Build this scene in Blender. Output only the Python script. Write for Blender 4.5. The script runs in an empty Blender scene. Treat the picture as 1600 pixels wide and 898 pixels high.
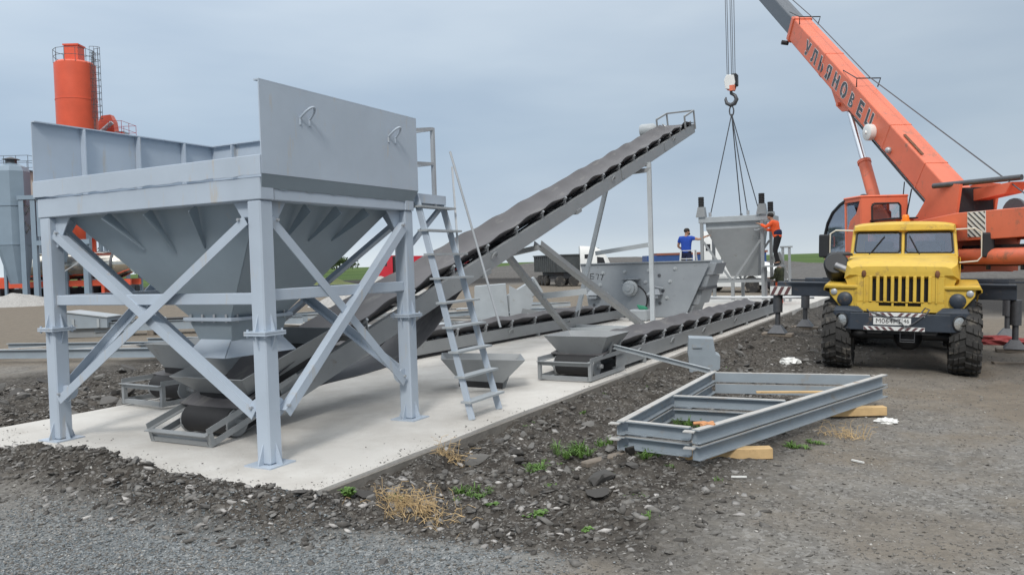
import bpy, bmesh, math, random
import numpy as np
from mathutils import Vector, Matrix, Euler

random.seed(7); RNG = np.random.default_rng(7)
scene = bpy.context.scene
COL = scene.collection
R = math.radians

# ------------------------------------------------------------------ camera
cam_d = bpy.data.cameras.new('camera'); cam = bpy.data.objects.new('camera', cam_d); COL.objects.link(cam)
PITCH, ROLL, YAW, EYE = .0313, .0306, .4809, 1.8
_fw = Vector((-math.sin(YAW)*math.cos(PITCH), math.cos(YAW)*math.cos(PITCH), -math.sin(PITCH)))
_r0 = Vector((math.cos(YAW), math.sin(YAW), 0)); _u0 = _r0.cross(_fw)
_r = math.cos(ROLL)*_r0 - math.sin(ROLL)*_u0; _u = math.sin(ROLL)*_r0 + math.cos(ROLL)*_u0
cam.matrix_world = Matrix((( _r.x, _u.x, -_fw.x, 0), (_r.y, _u.y, -_fw.y, 0), (_r.z, _u.z, -_fw.z, EYE), (0, 0, 0, 1)))
cam_d.sensor_width = 36; cam_d.lens = 1241.15/1600*36; cam_d.clip_start = .05; cam_d.clip_end = 6000
scene.camera = cam

# ------------------------------------------------------------------ sky, sun, exposure
SUN_EL, SUN_AZ = R(42), R(160)          # azimuth clockwise from +y: behind the camera, to the left
world = bpy.data.worlds.new('World'); scene.world = world; world.use_nodes = True
nt = world.node_tree; nt.nodes.clear()
def wn(t, **k):
    n = nt.nodes.new(t)
    for a, v in k.items(): setattr(n, a, v)
    return n
wout = wn('ShaderNodeOutputWorld'); bg = wn('ShaderNodeBackground'); bgs = wn('ShaderNodeBackground')
sky = wn('ShaderNodeTexSky', sky_type='NISHITA', sun_disc=False, sun_elevation=SUN_EL, sun_rotation=SUN_AZ, dust_density=3.0)
bgs.inputs['Strength'].default_value = .06
nt.links.new(sky.outputs[0], bgs.inputs['Color'])
tc = wn('ShaderNodeTexCoord'); sep = wn('ShaderNodeSeparateXYZ'); nt.links.new(tc.outputs['Generated'], sep.inputs[0])
mp = wn('ShaderNodeMapping'); mp.inputs['Scale'].default_value = (1.0, 1.0, 4.2); mp.inputs['Rotation'].default_value = (.06, -.05, .3)
nt.links.new(tc.outputs['Generated'], mp.inputs[0])
n1 = wn('ShaderNodeTexNoise'); n1.inputs['Scale'].default_value = 1.25; n1.inputs['Detail'].default_value = 5; n1.inputs['Roughness'].default_value = .5
nt.links.new(mp.outputs[0], n1.inputs['Vector'])
# overcast luminance rises from the horizon to the zenith
ramp = wn('ShaderNodeValToRGB'); e = ramp.color_ramp.elements
e[0].position = 0.0; e[0].color = (.46, .515, .555, 1)
e[1].position = 1.0; e[1].color = (1.28, 1.30, 1.31, 1)
for p, c in ((.045, (.37, .435, .505, 1)), (.15, (.335, .41, .49, 1)), (.34, (.435, .50, .57, 1)), (.6, (.86, .90, .94, 1))):
    x = ramp.color_ramp.elements.new(p); x.color = c
nt.links.new(sep.outputs['Z'], ramp.inputs[0])
cr = wn('ShaderNodeMapRange'); cr.inputs['From Min'].default_value = .34; cr.inputs['From Max'].default_value = .66
nt.links.new(n1.outputs[0], cr.inputs['Value'])
light = wn('ShaderNodeMix', data_type='RGBA', blend_type='MIX'); nt.links.new(cr.outputs[0], light.inputs['Factor'])
dk = wn('ShaderNodeMix', data_type='RGBA', blend_type='MULTIPLY'); dk.inputs['Factor'].default_value = 1; dk.inputs[7].default_value = (.80, .845, .90, 1)
lt = wn('ShaderNodeMix', data_type='RGBA', blend_type='MULTIPLY'); lt.inputs['Factor'].default_value = 1; lt.inputs[7].default_value = (1.17, 1.145, 1.11, 1)
nt.links.new(ramp.outputs[0], dk.inputs[6]); nt.links.new(ramp.outputs[0], lt.inputs[6])
nt.links.new(dk.outputs[2], light.inputs[6]); nt.links.new(lt.outputs[2], light.inputs[7])
# thinner, brighter cloud towards the sun's side of the sky
dotn = wn('ShaderNodeVectorMath', operation='DOT_PRODUCT'); dotn.inputs[1].default_value = (-.93, .2, .3)
nt.links.new(tc.outputs['Generated'], dotn.inputs[0])
br = wn('ShaderNodeMapRange'); br.inputs['From Min'].default_value = -.6; br.inputs['From Max'].default_value = 1.0
br.inputs['To Min'].default_value = .81; br.inputs['To Max'].default_value = 1.30
nt.links.new(dotn.outputs['Value'], br.inputs['Value'])
sc = wn('ShaderNodeVectorMath', operation='SCALE'); nt.links.new(light.outputs[2], sc.inputs[0]); nt.links.new(br.outputs[0], sc.inputs['Scale'])
nt.links.new(sc.outputs[0], bg.inputs['Color']); bg.inputs['Strength'].default_value = 1.0
mixs = wn('ShaderNodeMixShader'); mixs.inputs[0].default_value = .96
nt.links.new(bgs.outputs[0], mixs.inputs[1]); nt.links.new(bg.outputs[0], mixs.inputs[2]); nt.links.new(mixs.outputs[0], wout.inputs[0])

sun_d = bpy.data.lights.new('sun', 'SUN'); sun_d.energy = 1.5; sun_d.angle = R(12); sun_d.color = (1, .96, .9)
sun = bpy.data.objects.new('sun', sun_d); COL.objects.link(sun)
_sd = Vector((math.sin(SUN_AZ)*math.cos(SUN_EL), math.cos(SUN_AZ)*math.cos(SUN_EL), math.sin(SUN_EL)))
sun.rotation_euler = _sd.to_track_quat('Z', 'Y').to_euler(); sun.location = (0, 0, 40)
scene.view_settings.view_transform = 'Standard'; scene.view_settings.look = 'None'
scene.view_settings.exposure = .27; scene.view_settings.gamma = 1; scene.view_settings.use_curve_mapping = False

# ------------------------------------------------------------------ helpers
WM = {}                                  # world matrix of every object made here
def V(*a): return Vector(a)
def reg(o, parent=None, m=None):
    COL.objects.link(o)
    if parent is not None:
        o.parent = parent; WM[o.name] = WM[parent.name].copy()
    else:
        m = m or Matrix(); o.matrix_world = m; WM[o.name] = m
    return o
def props(o, label=None, cat=None, group=None, kind=None):
    for k, v in (('label', label), ('category', cat), ('group', group), ('kind', kind)):
        if v: o[k] = v
    return o
def thing(name, label, cat, loc=(0, 0, 0), rz=0, group=None, rot=None):
    o = bpy.data.objects.new(name, None); o.empty_display_size = .2
    m = Matrix.Translation(loc) @ (rot.to_4x4() if rot is not None else Matrix.Rotation(rz, 4, 'Z'))
    reg(o, None, m); return props(o, label, cat, group)
def copytree(o, parent=None, m=None):
    c = o.copy(); COL.objects.link(c)
    if parent is not None: c.parent = parent; WM[c.name] = WM[parent.name].copy()
    else: c.matrix_world = m; WM[c.name] = m
    for ch in [x for x in o.children]: copytree(ch, c)
    return c
def inst(src, name, parent, m):          # another piece sharing the mesh of src, placed by a local matrix
    o = bpy.data.objects.new(name, src.data); COL.objects.link(o); o.parent = parent; o.matrix_local = m
    WM[o.name] = WM[parent.name] @ m
    return o

class MB:
    """collects solids; build() links them as one mesh object"""
    def __init__(s): s.v = []; s.f = []
    def add(s, vs, fs):
        b = len(s.v); s.v += [Vector(v) for v in vs]; s.f += [tuple(i+b for i in f) for f in fs]; return s
    def box(s, x0, x1, y0, y1, z0, z1, m=None):
        vs = [Vector(p) for p in ((x0,y0,z0),(x1,y0,z0),(x1,y1,z0),(x0,y1,z0),(x0,y0,z1),(x1,y0,z1),(x1,y1,z1),(x0,y1,z1))]
        if m is not None: vs = [m @ v for v in vs]
        return s.add(vs, ((0,3,2,1),(4,5,6,7),(0,1,5,4),(1,2,6,5),(2,3,7,6),(3,0,4,7)))
    def frame(s, p0, p1, up):
        p0, p1 = Vector(p0), Vector(p1); d = (p1-p0).normalized(); up = Vector(up)
        if abs(d.dot(up)) > .99: up = Vector((0, 1, 0)) if abs(d.y) < .9 else Vector((1, 0, 0))
        a = d.cross(up).normalized(); return p0, p1, d, a, a.cross(d).normalized()
    def sweep(s, p0, p1, prof, up=(0,0,1)):
        p0, p1, d, a, b = s.frame(p0, p1, up); n = len(prof)
        vs = [p0+a*x+b*y for x, y in prof] + [p1+a*x+b*y for x, y in prof]
        fs = [(i, (i+1) % n, n+(i+1) % n, n+i) for i in range(n)] + [tuple(range(n))[::-1], tuple(range(n, 2*n))]
        return s.add(vs, fs)
    def bar(s, p0, p1, w, h=None, up=(0,0,1)):
        h = h or w; return s.sweep(p0, p1, ((-w/2,-h/2),(w/2,-h/2),(w/2,h/2),(-w/2,h/2)), up)
    def chan(s, p0, p1, h, w, t=.012, flip=1, up=(0,0,1)):        # C section, web at a=0, flanges towards flip
        f = flip; pr = [(0,-h/2),(f*w,-h/2),(f*w,-h/2+t),(f*t,-h/2+t),(f*t,h/2-t),(f*w,h/2-t),(f*w,h/2),(0,h/2)]
        return s.sweep(p0, p1, pr if f > 0 else pr[::-1], up)
    def ibeam(s, p0, p1, h, w, t=.012, up=(0,0,1)):
        a, b = w/2, h/2; c = t/2+.002
        return s.sweep(p0, p1, [(-a,-b),(a,-b),(a,-b+t),(c,-b+t),(c,b-t),(a,b-t),(a,b),(-a,b),(-a,b-t),(-c,b-t),(-c,-b+t),(-a,-b+t)], up)
    def angle(s, p0, p1, w, t=.01, fa=1, fb=1, up=(0,0,1)):
        pr = [(0,0),(fa*w,0),(fa*w,fb*t),(fa*t,fb*t),(fa*t,fb*w),(0,fb*w)]
        return s.sweep(p0, p1, pr if fa*fb > 0 else pr[::-1], up)
    def tube(s, p0, p1, r, n=10, r2=None, cap=True):
        p0, p1, d, a, b = s.frame(p0, p1, (0,0,1)); r2 = r if r2 is None else r2
        cs = [(math.cos(2*math.pi*i/n), math.sin(2*math.pi*i/n)) for i in range(n)]
        vs = [p0+(a*x+b*y)*r for x, y in cs] + [p1+(a*x+b*y)*r2 for x, y in cs]
        fs = [(i, (i+1) % n, n+(i+1) % n, n+i) for i in range(n)]
        if cap: fs += [tuple(range(n))[::-1], tuple(range(n, 2*n))]
        return s.add(vs, fs)
    def path(s, pts, r, n=8, closed=False):
        pts = [Vector(p) for p in pts]; N = len(pts); rings = []
        ref = None
        for i, p in enumerate(pts):
            q0 = pts[(i-1) % N] if closed or i else p; q1 = pts[(i+1) % N] if closed or i < N-1 else p
            d = (q1-q0).normalized()
            if ref is None: ref = Vector((0,0,1)) if abs(d.z) < .9 else Vector((1,0,0))
            a = d.cross(ref).normalized(); b = a.cross(d).normalized(); ref = b
            rr = r[i] if isinstance(r, (list, tuple)) else r
            rings.append([p+(a*math.cos(2*math.pi*k/n)+b*math.sin(2*math.pi*k/n))*rr for k in range(n)])
        return s.loft(rings, cap=not closed, closed=closed)
    def loft(s, rings, cap=True, closed=False):
        n = len(rings[0]); vs = [v for r in rings for v in r]; fs = []; m = len(rings)
        for j in range(m if closed else m-1):
            k = (j+1) % m
            fs += [(j*n+i, j*n+(i+1) % n, k*n+(i+1) % n, k*n+i) for i in range(n)]
        if cap and not closed: fs += [tuple(range(n))[::-1], tuple(range((m-1)*n, m*n))]
        return s.add(vs, fs)
    def lathe(s, prof, m=None, n=24, closed=False):               # profile (r, z) about local z
        m = m or Matrix(); rings = []
        for r, z in prof: rings.append([m @ Vector((r*math.cos(2*math.pi*i/n), r*math.sin(2*math.pi*i/n), z)) for i in range(n)])
        return s.loft(rings, cap=not closed, closed=closed)
    def plate(s, pts, t, nrm=None):                                # planar polygon thickened about its plane
        pts = [Vector(p) for p in pts]
        if nrm is None:
            nrm = Vector((0,0,0))
            for i in range(len(pts)): nrm += (pts[i]-pts[0]).cross(pts[(i+1) % len(pts)]-pts[0])
        nrm = Vector(nrm).normalized()*(t/2); n = len(pts)
        vs = [p-nrm for p in pts] + [p+nrm for p in pts]
        return s.add(vs, [(i, (i+1) % n, n+(i+1) % n, n+i) for i in range(n)] + [tuple(range(n))[::-1], tuple(range(n, 2*n))])
    def quad(s, *pts): return s.add(pts, [tuple(range(len(pts)))])
    def ball(s, c, r, n=10, sc=(1,1,1)):
        c = Vector(c); m = n//2+1
        rings = [[c+Vector((math.cos(2*math.pi*i/n)*math.sin(math.pi*j/m)*r*sc[0], math.sin(2*math.pi*i/n)*math.sin(math.pi*j/m)*r*sc[1], -math.cos(math.pi*j/m)*r*sc[2])) for i in range(n)] for j in range(1, m)]
        return s.loft(rings)
    def build(s, name, mat, parent=None, smooth=False, bevel=0, local=False, origin=None, segs=1):
        me = bpy.data.meshes.new(name)
        if parent is not None:
            inv = Matrix() if local else WM[parent.name].inverted()
            vs = [inv @ v for v in s.v] if not local else s.v
        else:
            o3 = Vector(origin) if origin is not None else Vector((0,0,0)); vs = [v-o3 for v in s.v]
        me.from_pydata([tuple(v) for v in vs], [], s.f); me.update()
        bm = bmesh.new(); bm.from_mesh(me); bmesh.ops.recalc_face_normals(bm, faces=bm.faces)
        if bevel:
            ed = [e for e in bm.edges if len(e.link_faces) == 2 and e.calc_face_angle(0) > .5]
            bmesh.ops.bevel(bm, geom=ed, offset=bevel, segments=segs, affect='EDGES', profile=.6, clamp_overlap=True)
        bm.to_mesh(me); bm.free()
        if mat: me.materials.append(mat)
        if smooth:
            me.polygons.foreach_set('use_smooth', [True]*len(me.polygons)); me.set_sharp_from_angle(angle=R(38))
        o = bpy.data.objects.new(name, me)
        if parent is None: reg(o, None, Matrix.Translation(origin or (0,0,0)))
        else: reg(o, parent)
        return o

# ------------------------------------------------------------------ materials
def new_mat(name):
    m = bpy.data.materials.new(name); m.use_nodes = True
    t = m.node_tree; b = t.nodes['Principled BSDF']; return m, t, b
def paint(name, col, rough=.5, metal=0., var=.12, scale=3., bump=.03, bscale=30., stain=None, amount=.0, sscale=5., spec=.5, streak=None, rust=None, rthr=.70):
    m, t, b = new_mat(name); N = t.nodes.new; L = t.links.new
    tc = N('ShaderNodeTexCoord'); n = N('ShaderNodeTexNoise'); n.inputs['Scale'].default_value = scale; n.inputs['Detail'].default_value = 6; n.inputs['Roughness'].default_value = .6
    L(tc.outputs['Object'], n.inputs['Vector'])
    mr = N('ShaderNodeMapRange'); mr.inputs['From Min'].default_value = .25; mr.inputs['From Max'].default_value = .75
    mr.inputs['To Min'].default_value = 1-var; mr.inputs['To Max'].default_value = 1+var; L(n.outputs[0], mr.inputs['Value'])
    sc = N('ShaderNodeVectorMath'); sc.operation = 'SCALE'; sc.inputs[0].default_value = col; L(mr.outputs[0], sc.inputs['Scale'])
    out = sc.outputs[0]
    if stain:
        n2 = N('ShaderNodeTexNoise'); n2.inputs['Scale'].default_value = sscale; n2.inputs['Detail'].default_value = 8; n2.inputs['Roughness'].default_value = .7
        mp = N('ShaderNodeMapping'); mp.inputs['Location'].default_value = (3.1, 7.7, 1.3); L(tc.outputs['Object'], mp.inputs[0]); L(mp.outputs[0], n2.inputs['Vector'])
        if streak: mp.inputs['Scale'].default_value = streak
        m2 = N('ShaderNodeMapRange'); m2.inputs['From Min'].default_value = .78-amount; m2.inputs['From Max'].default_value = .86-amount*.8
        L(n2.outputs[0], m2.inputs['Value'])
        mx = N('ShaderNodeMix'); mx.data_type = 'RGBA'; L(m2.outputs[0], mx.inputs['Factor']); L(out, mx.inputs[6]); mx.inputs[7].default_value = (*stain, 1); out = mx.outputs[2]
    if rust:
        n3 = N('ShaderNodeTexNoise'); n3.inputs['Scale'].default_value = 3.1; n3.inputs['Detail'].default_value = 12; n3.inputs['Roughness'].default_value = .78
        mp3 = N('ShaderNodeMapping'); mp3.inputs['Location'].default_value = (9.3, 2.2, 5.1); L(tc.outputs['Object'], mp3.inputs[0]); L(mp3.outputs[0], n3.inputs['Vector'])
        m3 = N('ShaderNodeMapRange'); m3.inputs['From Min'].default_value = rthr; m3.inputs['From Max'].default_value = rthr+.05; m3.inputs['To Max'].default_value = .8; L(n3.outputs[0], m3.inputs['Value'])
        mx3 = N('ShaderNodeMix'); mx3.data_type = 'RGBA'; L(m3.outputs[0], mx3.inputs['Factor']); L(out, mx3.inputs[6]); mx3.inputs[7].default_value = (*rust, 1); out = mx3.outputs[2]
    L(out, b.inputs['Base Color'])
    rr = N('ShaderNodeMapRange'); rr.inputs['To Min'].default_value = max(.05, rough-.1); rr.inputs['To Max'].default_value = min(1, rough+.12); L(n.outputs[0], rr.inputs['Value']); L(rr.outputs[0], b.inputs['Roughness'])
    b.inputs['Metallic'].default_value = metal; b.inputs['Specular IOR Level'].default_value = spec
    if bump:
        nb = N('ShaderNodeTexNoise'); nb.inputs['Scale'].default_value = bscale; nb.inputs['Detail'].default_value = 4; L(tc.outputs['Object'], nb.inputs['Vector'])
        bu = N('ShaderNodeBump'); bu.inputs['Strength'].default_value = bump; bu.inputs['Distance'].default_value = .02; L(nb.outputs[0], bu.inputs['Height']); L(bu.outputs[0], b.inputs['Normal'])
    return m
def glass(name, tint=(.5, .57, .6), mixf=.45, rough=.03):
    m = bpy.data.materials.new(name); m.use_nodes = True; t = m.node_tree; t.nodes.clear(); N = t.nodes.new
    o = N('ShaderNodeOutputMaterial'); tr = N('ShaderNodeBsdfTransparent'); tr.inputs[0].default_value = (*tint, 1); gl = N('ShaderNodeBsdfGlossy'); gl.inputs['Roughness'].default_value = rough
    gl.inputs[0].default_value = (.85, .9, 1, 1)
    fr = N('ShaderNodeLayerWeight'); fr.inputs[0].default_value = .35; mr = N('ShaderNodeMapRange'); mr.inputs['To Min'].default_value = mixf; mr.inputs['To Max'].default_value = .95
    mx = N('ShaderNodeMixShader'); t.links.new(fr.outputs['Fresnel'], mr.inputs['Value']); t.links.new(mr.outputs[0], mx.inputs[0]); t.links.new(tr.outputs[0], mx.inputs[1]); t.links.new(gl.outputs[0], mx.inputs[2]); t.links.new(mx.outputs[0], o.inputs[0])
    return m
M = dict(
    blue=paint('blue_grey_paint', (.43, .495, .575), .40, var=.10, scale=1.1, rust=(.25, .17, .12), rthr=.72, bump=.12, bscale=4, stain=(.46, .45, .43), amount=.20, sscale=2.6, streak=(3.2, 3.2, .55)),
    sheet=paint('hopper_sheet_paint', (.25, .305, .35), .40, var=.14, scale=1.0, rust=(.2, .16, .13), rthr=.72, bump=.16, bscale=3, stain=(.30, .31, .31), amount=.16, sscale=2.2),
    grey=paint('machine_grey_paint', (.27, .285, .295), .45, rust=(.17, .11, .07), rthr=.69, var=.1, scale=2.2, bump=.05, bscale=16, stain=(.20, .185, .165), amount=.17, sscale=4),
    lgrey=paint('light_grey_paint', (.37, .40, .42), .45, var=.1, scale=2.2, bump=.04, bscale=16, stain=(.27, .25, .22), amount=.16, sscale=4),
    screen=paint('screen_grey_paint', (.26, .285, .31), .5, var=.1, scale=2, bump=.05, bscale=12, stain=(.16, .155, .15), amount=.17, sscale=4),
    beam=paint('primer_beam_paint', (.29, .335, .375), .45, rust=(.2, .12, .07), rthr=.67, var=.1, scale=2.5, bump=.04, bscale=20, stain=(.30, .27, .23), amount=.19, sscale=5),
    flange=paint('pale_flange_edge', (.46, .45, .43), .55, var=.15, scale=6, bump=.04, bscale=20, stain=(.3, .2, .12), amount=.2, sscale=6),
    galv=paint('galvanised_steel', (.42, .44, .46), .4, metal=.35, var=.1, bump=.03),
    belt=paint('rubber_belt', (.105, .102, .108), .62, var=.16, scale=2.5, bump=.06, bscale=40, stain=(.17, .165, .16), amount=.22, sscale=2, streak=(4, .6, 1)),
    rubber=paint('black_rubber', (.022, .022, .024), .7, var=.25, scale=8, bump=.1, bscale=60, stain=(.10, .09, .075), amount=.14, sscale=6),
    tyre=paint('tyre_rubber', (.035, .034, .033), .8, var=.25, scale=6, bump=.15, bscale=50, stain=(.15, .135, .115), amount=.24, sscale=5),
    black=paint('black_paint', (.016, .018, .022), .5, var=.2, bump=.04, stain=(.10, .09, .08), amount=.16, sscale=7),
    navy=paint('dark_navy_paint', (.030, .040, .056), .45, var=.2, scale=4, bump=.05, stain=(.12, .085, .06), amount=.2, sscale=6),
    yellow=paint('truck_yellow_paint', (.64, .43, .06), .5, rust=(.13, .06, .03), rthr=.665, var=.16, scale=2.5, bump=.05, bscale=9, stain=(.30, .19, .07), amount=.21, sscale=5),
    rust=paint('rusty_steel', (.16, .07, .035), .8, var=.4, scale=12, bump=.2),
    red=paint('crane_red_paint', (.72, .172, .092), .45, rust=(.16, .08, .06), rthr=.68, var=.12, scale=1.5, bump=.04, bscale=8, stain=(.34, .15, .10), amount=.21, sscale=3),
    plant_red=paint('plant_red_paint', (.74, .115, .055), .42, var=.1, scale=.6, bump=.02),
    truck_red=paint('lorry_red_paint', (.52, .02, .04), .4, var=.1, scale=1),
    chrome=paint('stainless_drum', (.72, .68, .6), .16, metal=1, var=.06, scale=.8, bump=.04, bscale=2),
    rod=paint('chrome_rod', (.8, .82, .85), .18, metal=.8, var=.03, bump=0),
    steel=paint('bare_steel', (.3, .3, .31), .38, metal=.8, var=.2, scale=10),
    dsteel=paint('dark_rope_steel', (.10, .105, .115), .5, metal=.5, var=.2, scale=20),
    boomgrey=paint('boom_grey_paint', (.085, .10, .12), .4, var=.15, scale=2),
    white=paint('white_paint', (.74, .75, .74), .38, var=.05, scale=1, bump=.02),
    cream=paint('cream_tank_paint', (.66, .63, .55), .45, var=.08, scale=.5),
    plantgrey=paint('plant_grey_paint', (.23, .30, .37), .45, var=.1, scale=.5),
    dump=paint('dump_body_grey', (.07, .08, .085), .55, var=.2, scale=1.5, stain=(.16, .15, .13), amount=.2),
    wood=paint('sawn_pine', (.58, .40, .20), .75, var=.18, scale=5, bump=.15, bscale=30, stain=(.33, .19, .08), amount=.2, sscale=3, streak=(1, 9, 9)),
    oldwood=paint('weathered_wood', (.20, .17, .14), .85, var=.3, scale=8, bump=.3, bscale=30),
    orange=paint('orange_beacon', (.8, .22, .01), .25, var=.05),
    hivis=paint('orange_cloth', (.9, .12, .03), .8, var=.1, scale=9, bump=.2, bscale=25),
    bluecloth=paint('blue_cloth', (.02, .075, .42), .85, var=.15, scale=9, bump=.25, bscale=25),
    navycloth=paint('navy_cloth', (.014, .02, .06), .85, var=.2, scale=9, bump=.25, bscale=25),
    blackcloth=paint('black_cloth', (.012, .012, .014), .85, var=.2, scale=9, bump=.25, bscale=25),
    camo=paint('camouflage_cloth', (.055, .06, .03), .9, var=.3, scale=8, bump=.2, stain=(.02, .025, .015), amount=.34, sscale=9),
    skin=paint('skin', (.42, .23, .15), .55, var=.1, scale=9, bump=.02),
    hair=paint('dark_hair', (.025, .018, .014), .7, var=.3, scale=30, bump=.3, bscale=80),
    cloth_red=paint('red_rag_cloth', (.26, .05, .05), .9, var=.3, scale=6, bump=.4, bscale=12),
    litter=paint('white_plastic', (.72, .72, .7), .45, var=.1, bump=.2),
    green_plastic=paint('green_plastic', (.02, .22, .12), .4, var=.1),
    blue_tarp=paint('blue_trailer_paint', (.03, .08, .24), .5, var=.1),
    tarp_red=paint('brown_red_tarp', (.25, .09, .06), .7, var=.2, scale=1),
    lamp=paint('lamp_lens', (.75, .77, .78), .12, var=.05, bump=.2, bscale=60),
    glass=glass('window_glass', (.72, .77, .8), .15), cabglass=glass('cab_glass', (.9, .93, .94), .16),
    straw=paint('dry_straw', (.50, .36, .19), .85, var=.25, scale=12),
    interior=paint('cab_interior', (.17, .18, .2), .8, var=.2),
)
# ------------------------------------------------------------------ ground
def _hash(ix, iy, s):
    h = (ix*374761393 + iy*668265263 + s*2147483647) & 0xFFFFFFFF
    h = ((h ^ (h >> 13))*1274126177) & 0xFFFFFFFF
    return ((h ^ (h >> 16)) & 0xFFFF)/65535.0
def vnoise(x, y, s=0):
    x = np.asarray(x, float); y = np.asarray(y, float)
    ix = np.floor(x).astype(np.int64); iy = np.floor(y).astype(np.int64); fx = x-ix; fy = y-iy
    fx = fx*fx*(3-2*fx); fy = fy*fy*(3-2*fy)
    a = _hash(ix, iy, s); b = _hash(ix+1, iy, s); c = _hash(ix, iy+1, s); d = _hash(ix+1, iy+1, s)
    return (a*(1-fx)+b*fx)*(1-fy)+(c*(1-fx)+d*fx)*fy
def fbm(x, y, sc, oct=4, s=0, rough=.5):
    t = 0; a = 1; n = 0
    for o in range(oct): t = t+a*(vnoise(np.asarray(x)*sc, np.asarray(y)*sc, s+o)-.5); n += a; a *= rough; sc *= 2.03
    return t/n*2
def sst(a, b, x): t = np.clip((x-a)/(b-a), 0, 1); return t*t*(3-2*t)
PADR = lambda y: -4.06+(y-4.4)*.0295           # right edge of the slab
PADL = lambda y: -9.12+(y-4.4)*.0295
PADY0, PADY1, PADZ = 4.28, 33.5, .15
BX = [-14, -9.3, -8.9, -8.32, -7.37, -6.45, -5.59, -4.92, -4.4, -3.9, -3]; BY = [5.2, 5.2, 5.05, 4.74, 4.80, 4.76, 4.54, 4.54, 4.5, 4.56, 4.4]
def gz(x, y, fine=True):
    x = np.asarray(x, float); y = np.asarray(y, float); r = np.hypot(x, y)
    z = -.0085*np.clip(r-7, 0, 68)
    z = z+.0075*np.clip(r-95, 0, 260)*(1-.35*sst(-60, 60, x))          # fields rise a little far off
    z = z-.07*sst(10.5, 13, y)*sst(-3.2, -1.8, x)*sst(40, 20, y)
    z = z-.035*np.clip(x+.4, -1.6, 2.2)*sst(11.5, 13.3, y)*sst(30, 19, y)*sst(-2.6, -1.6, x)
    for xo in (1.1, 2.7):                                    # wheel ruts leading up to the truck
        z = z-.03*np.exp(-((x-xo-.45*np.sin(y*.22+.6)+.25)/.22)**2)*sst(2, 4, y)*sst(30, 20, y)+.016*np.exp(-((np.abs(x-xo-.45*np.sin(y*.22+.6)+.25)-.36)/.12)**2)*sst(2, 4, y)*sst(30, 20, y)
    # loosened soil beside the slab, the bank thrown over its front edge, rubble left of it
    side = sst(-4.3, -3.9, x)*(1-sst(-2.4, -1.0, x+.05*(y-5)-.25*fbm(x, y, .5, 2, 31)))*sst(3.9, 4.9, y)*(1-sst(33, 38, y))
    left = (1-sst(-9.6, -9.0, x))*sst(-15, -13, x)*sst(4.5, 5.5, y)*(1-sst(12, 15, y))
    yb = np.interp(x, BX, BY); bank = np.exp(-((y-(yb-.32))/.33)**2)*sst(-12.5, -10, x)*(1-sst(-3.95, -3.3, x))
    z = z+(.035+.0075*np.clip(y-7, 0, 20))*side+.05*left+.20*bank+.05*np.exp(-((x-PADR(y)-.1)/.3)**2)*sst(4.6, 5.2, y)*(1-sst(26, 32, y))
    rough = np.clip(side+left+bank, 0, 1)
    if fine:
        near = 1-sst(25, 45, r)
        z = z+near*(.018+.05*rough)*fbm(x, y, .9, 3, 3)+near*(.008+.092*rough)*fbm(x, y, 3.6, 4, 11)+(1-near)*.08*fbm(x, y, .12, 3, 7)
        z = z+near*(.003+.030*rough)*fbm(x, y, 8, 2, 29)+near*(.006+.020*rough)*fbm(x, y, 17, 2, 23)
    inpad = (x > PADL(y)+.03)*(x < PADR(y)-.03)*(y > yb+.02)*(y < PADY1-.05)
    z = np.where(inpad, np.minimum(z, -.06), z)
    lip = (x > PADL(y)-.25)*(x < PADR(y)+.3)*(y > yb+.15)
    return np.where(lip, np.minimum(z, .118), z)
def axis_lines(f0, f1, step, lo, hi, grow):
    a = list(np.arange(f0, f1, step)); s = step; p = f0
    while p > lo: s *= grow; p -= s; a.insert(0, p)
    s = step; p = a[-1]
    while p < hi: s *= grow; p += s; a.append(p)
    return np.array(a)
gx = axis_lines(-9.6, 3.0, .035, -1500, 1500, 1.09); gy = axis_lines(2.2, 11.5, .035, -60, 2600, 1.06)
X, Y = np.meshgrid(gx, gy); Z = gz(X, Y); nx, ny = len(gx), len(gy)
vs = np.stack([X, Y, Z], -1).reshape(-1, 3)
idx = np.arange(nx*ny).reshape(ny, nx)
fs = np.stack([idx[:-1, :-1], idx[:-1, 1:], idx[1:, 1:], idx[1:, :-1]], -1).reshape(-1, 4)
def np_mesh(name, vs, fs):
    me = bpy.data.meshes.new(name); k = fs.shape[1]
    me.vertices.add(len(vs)); me.vertices.foreach_set('co', vs.astype(np.float32).ravel())
    me.loops.add(fs.size); me.loops.foreach_set('vertex_index', fs.astype(np.int32).ravel())
    me.polygons.add(len(fs)); me.polygons.foreach_set('loop_start', np.arange(0, fs.size, k, dtype=np.int32)); me.polygons.foreach_set('loop_total', np.full(len(fs), k, np.int32))
    me.update(calc_edges=True); return me
gme = np_mesh('ground', vs, fs); gme.polygons.foreach_set('use_smooth', [True]*len(gme.polygons))
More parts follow.
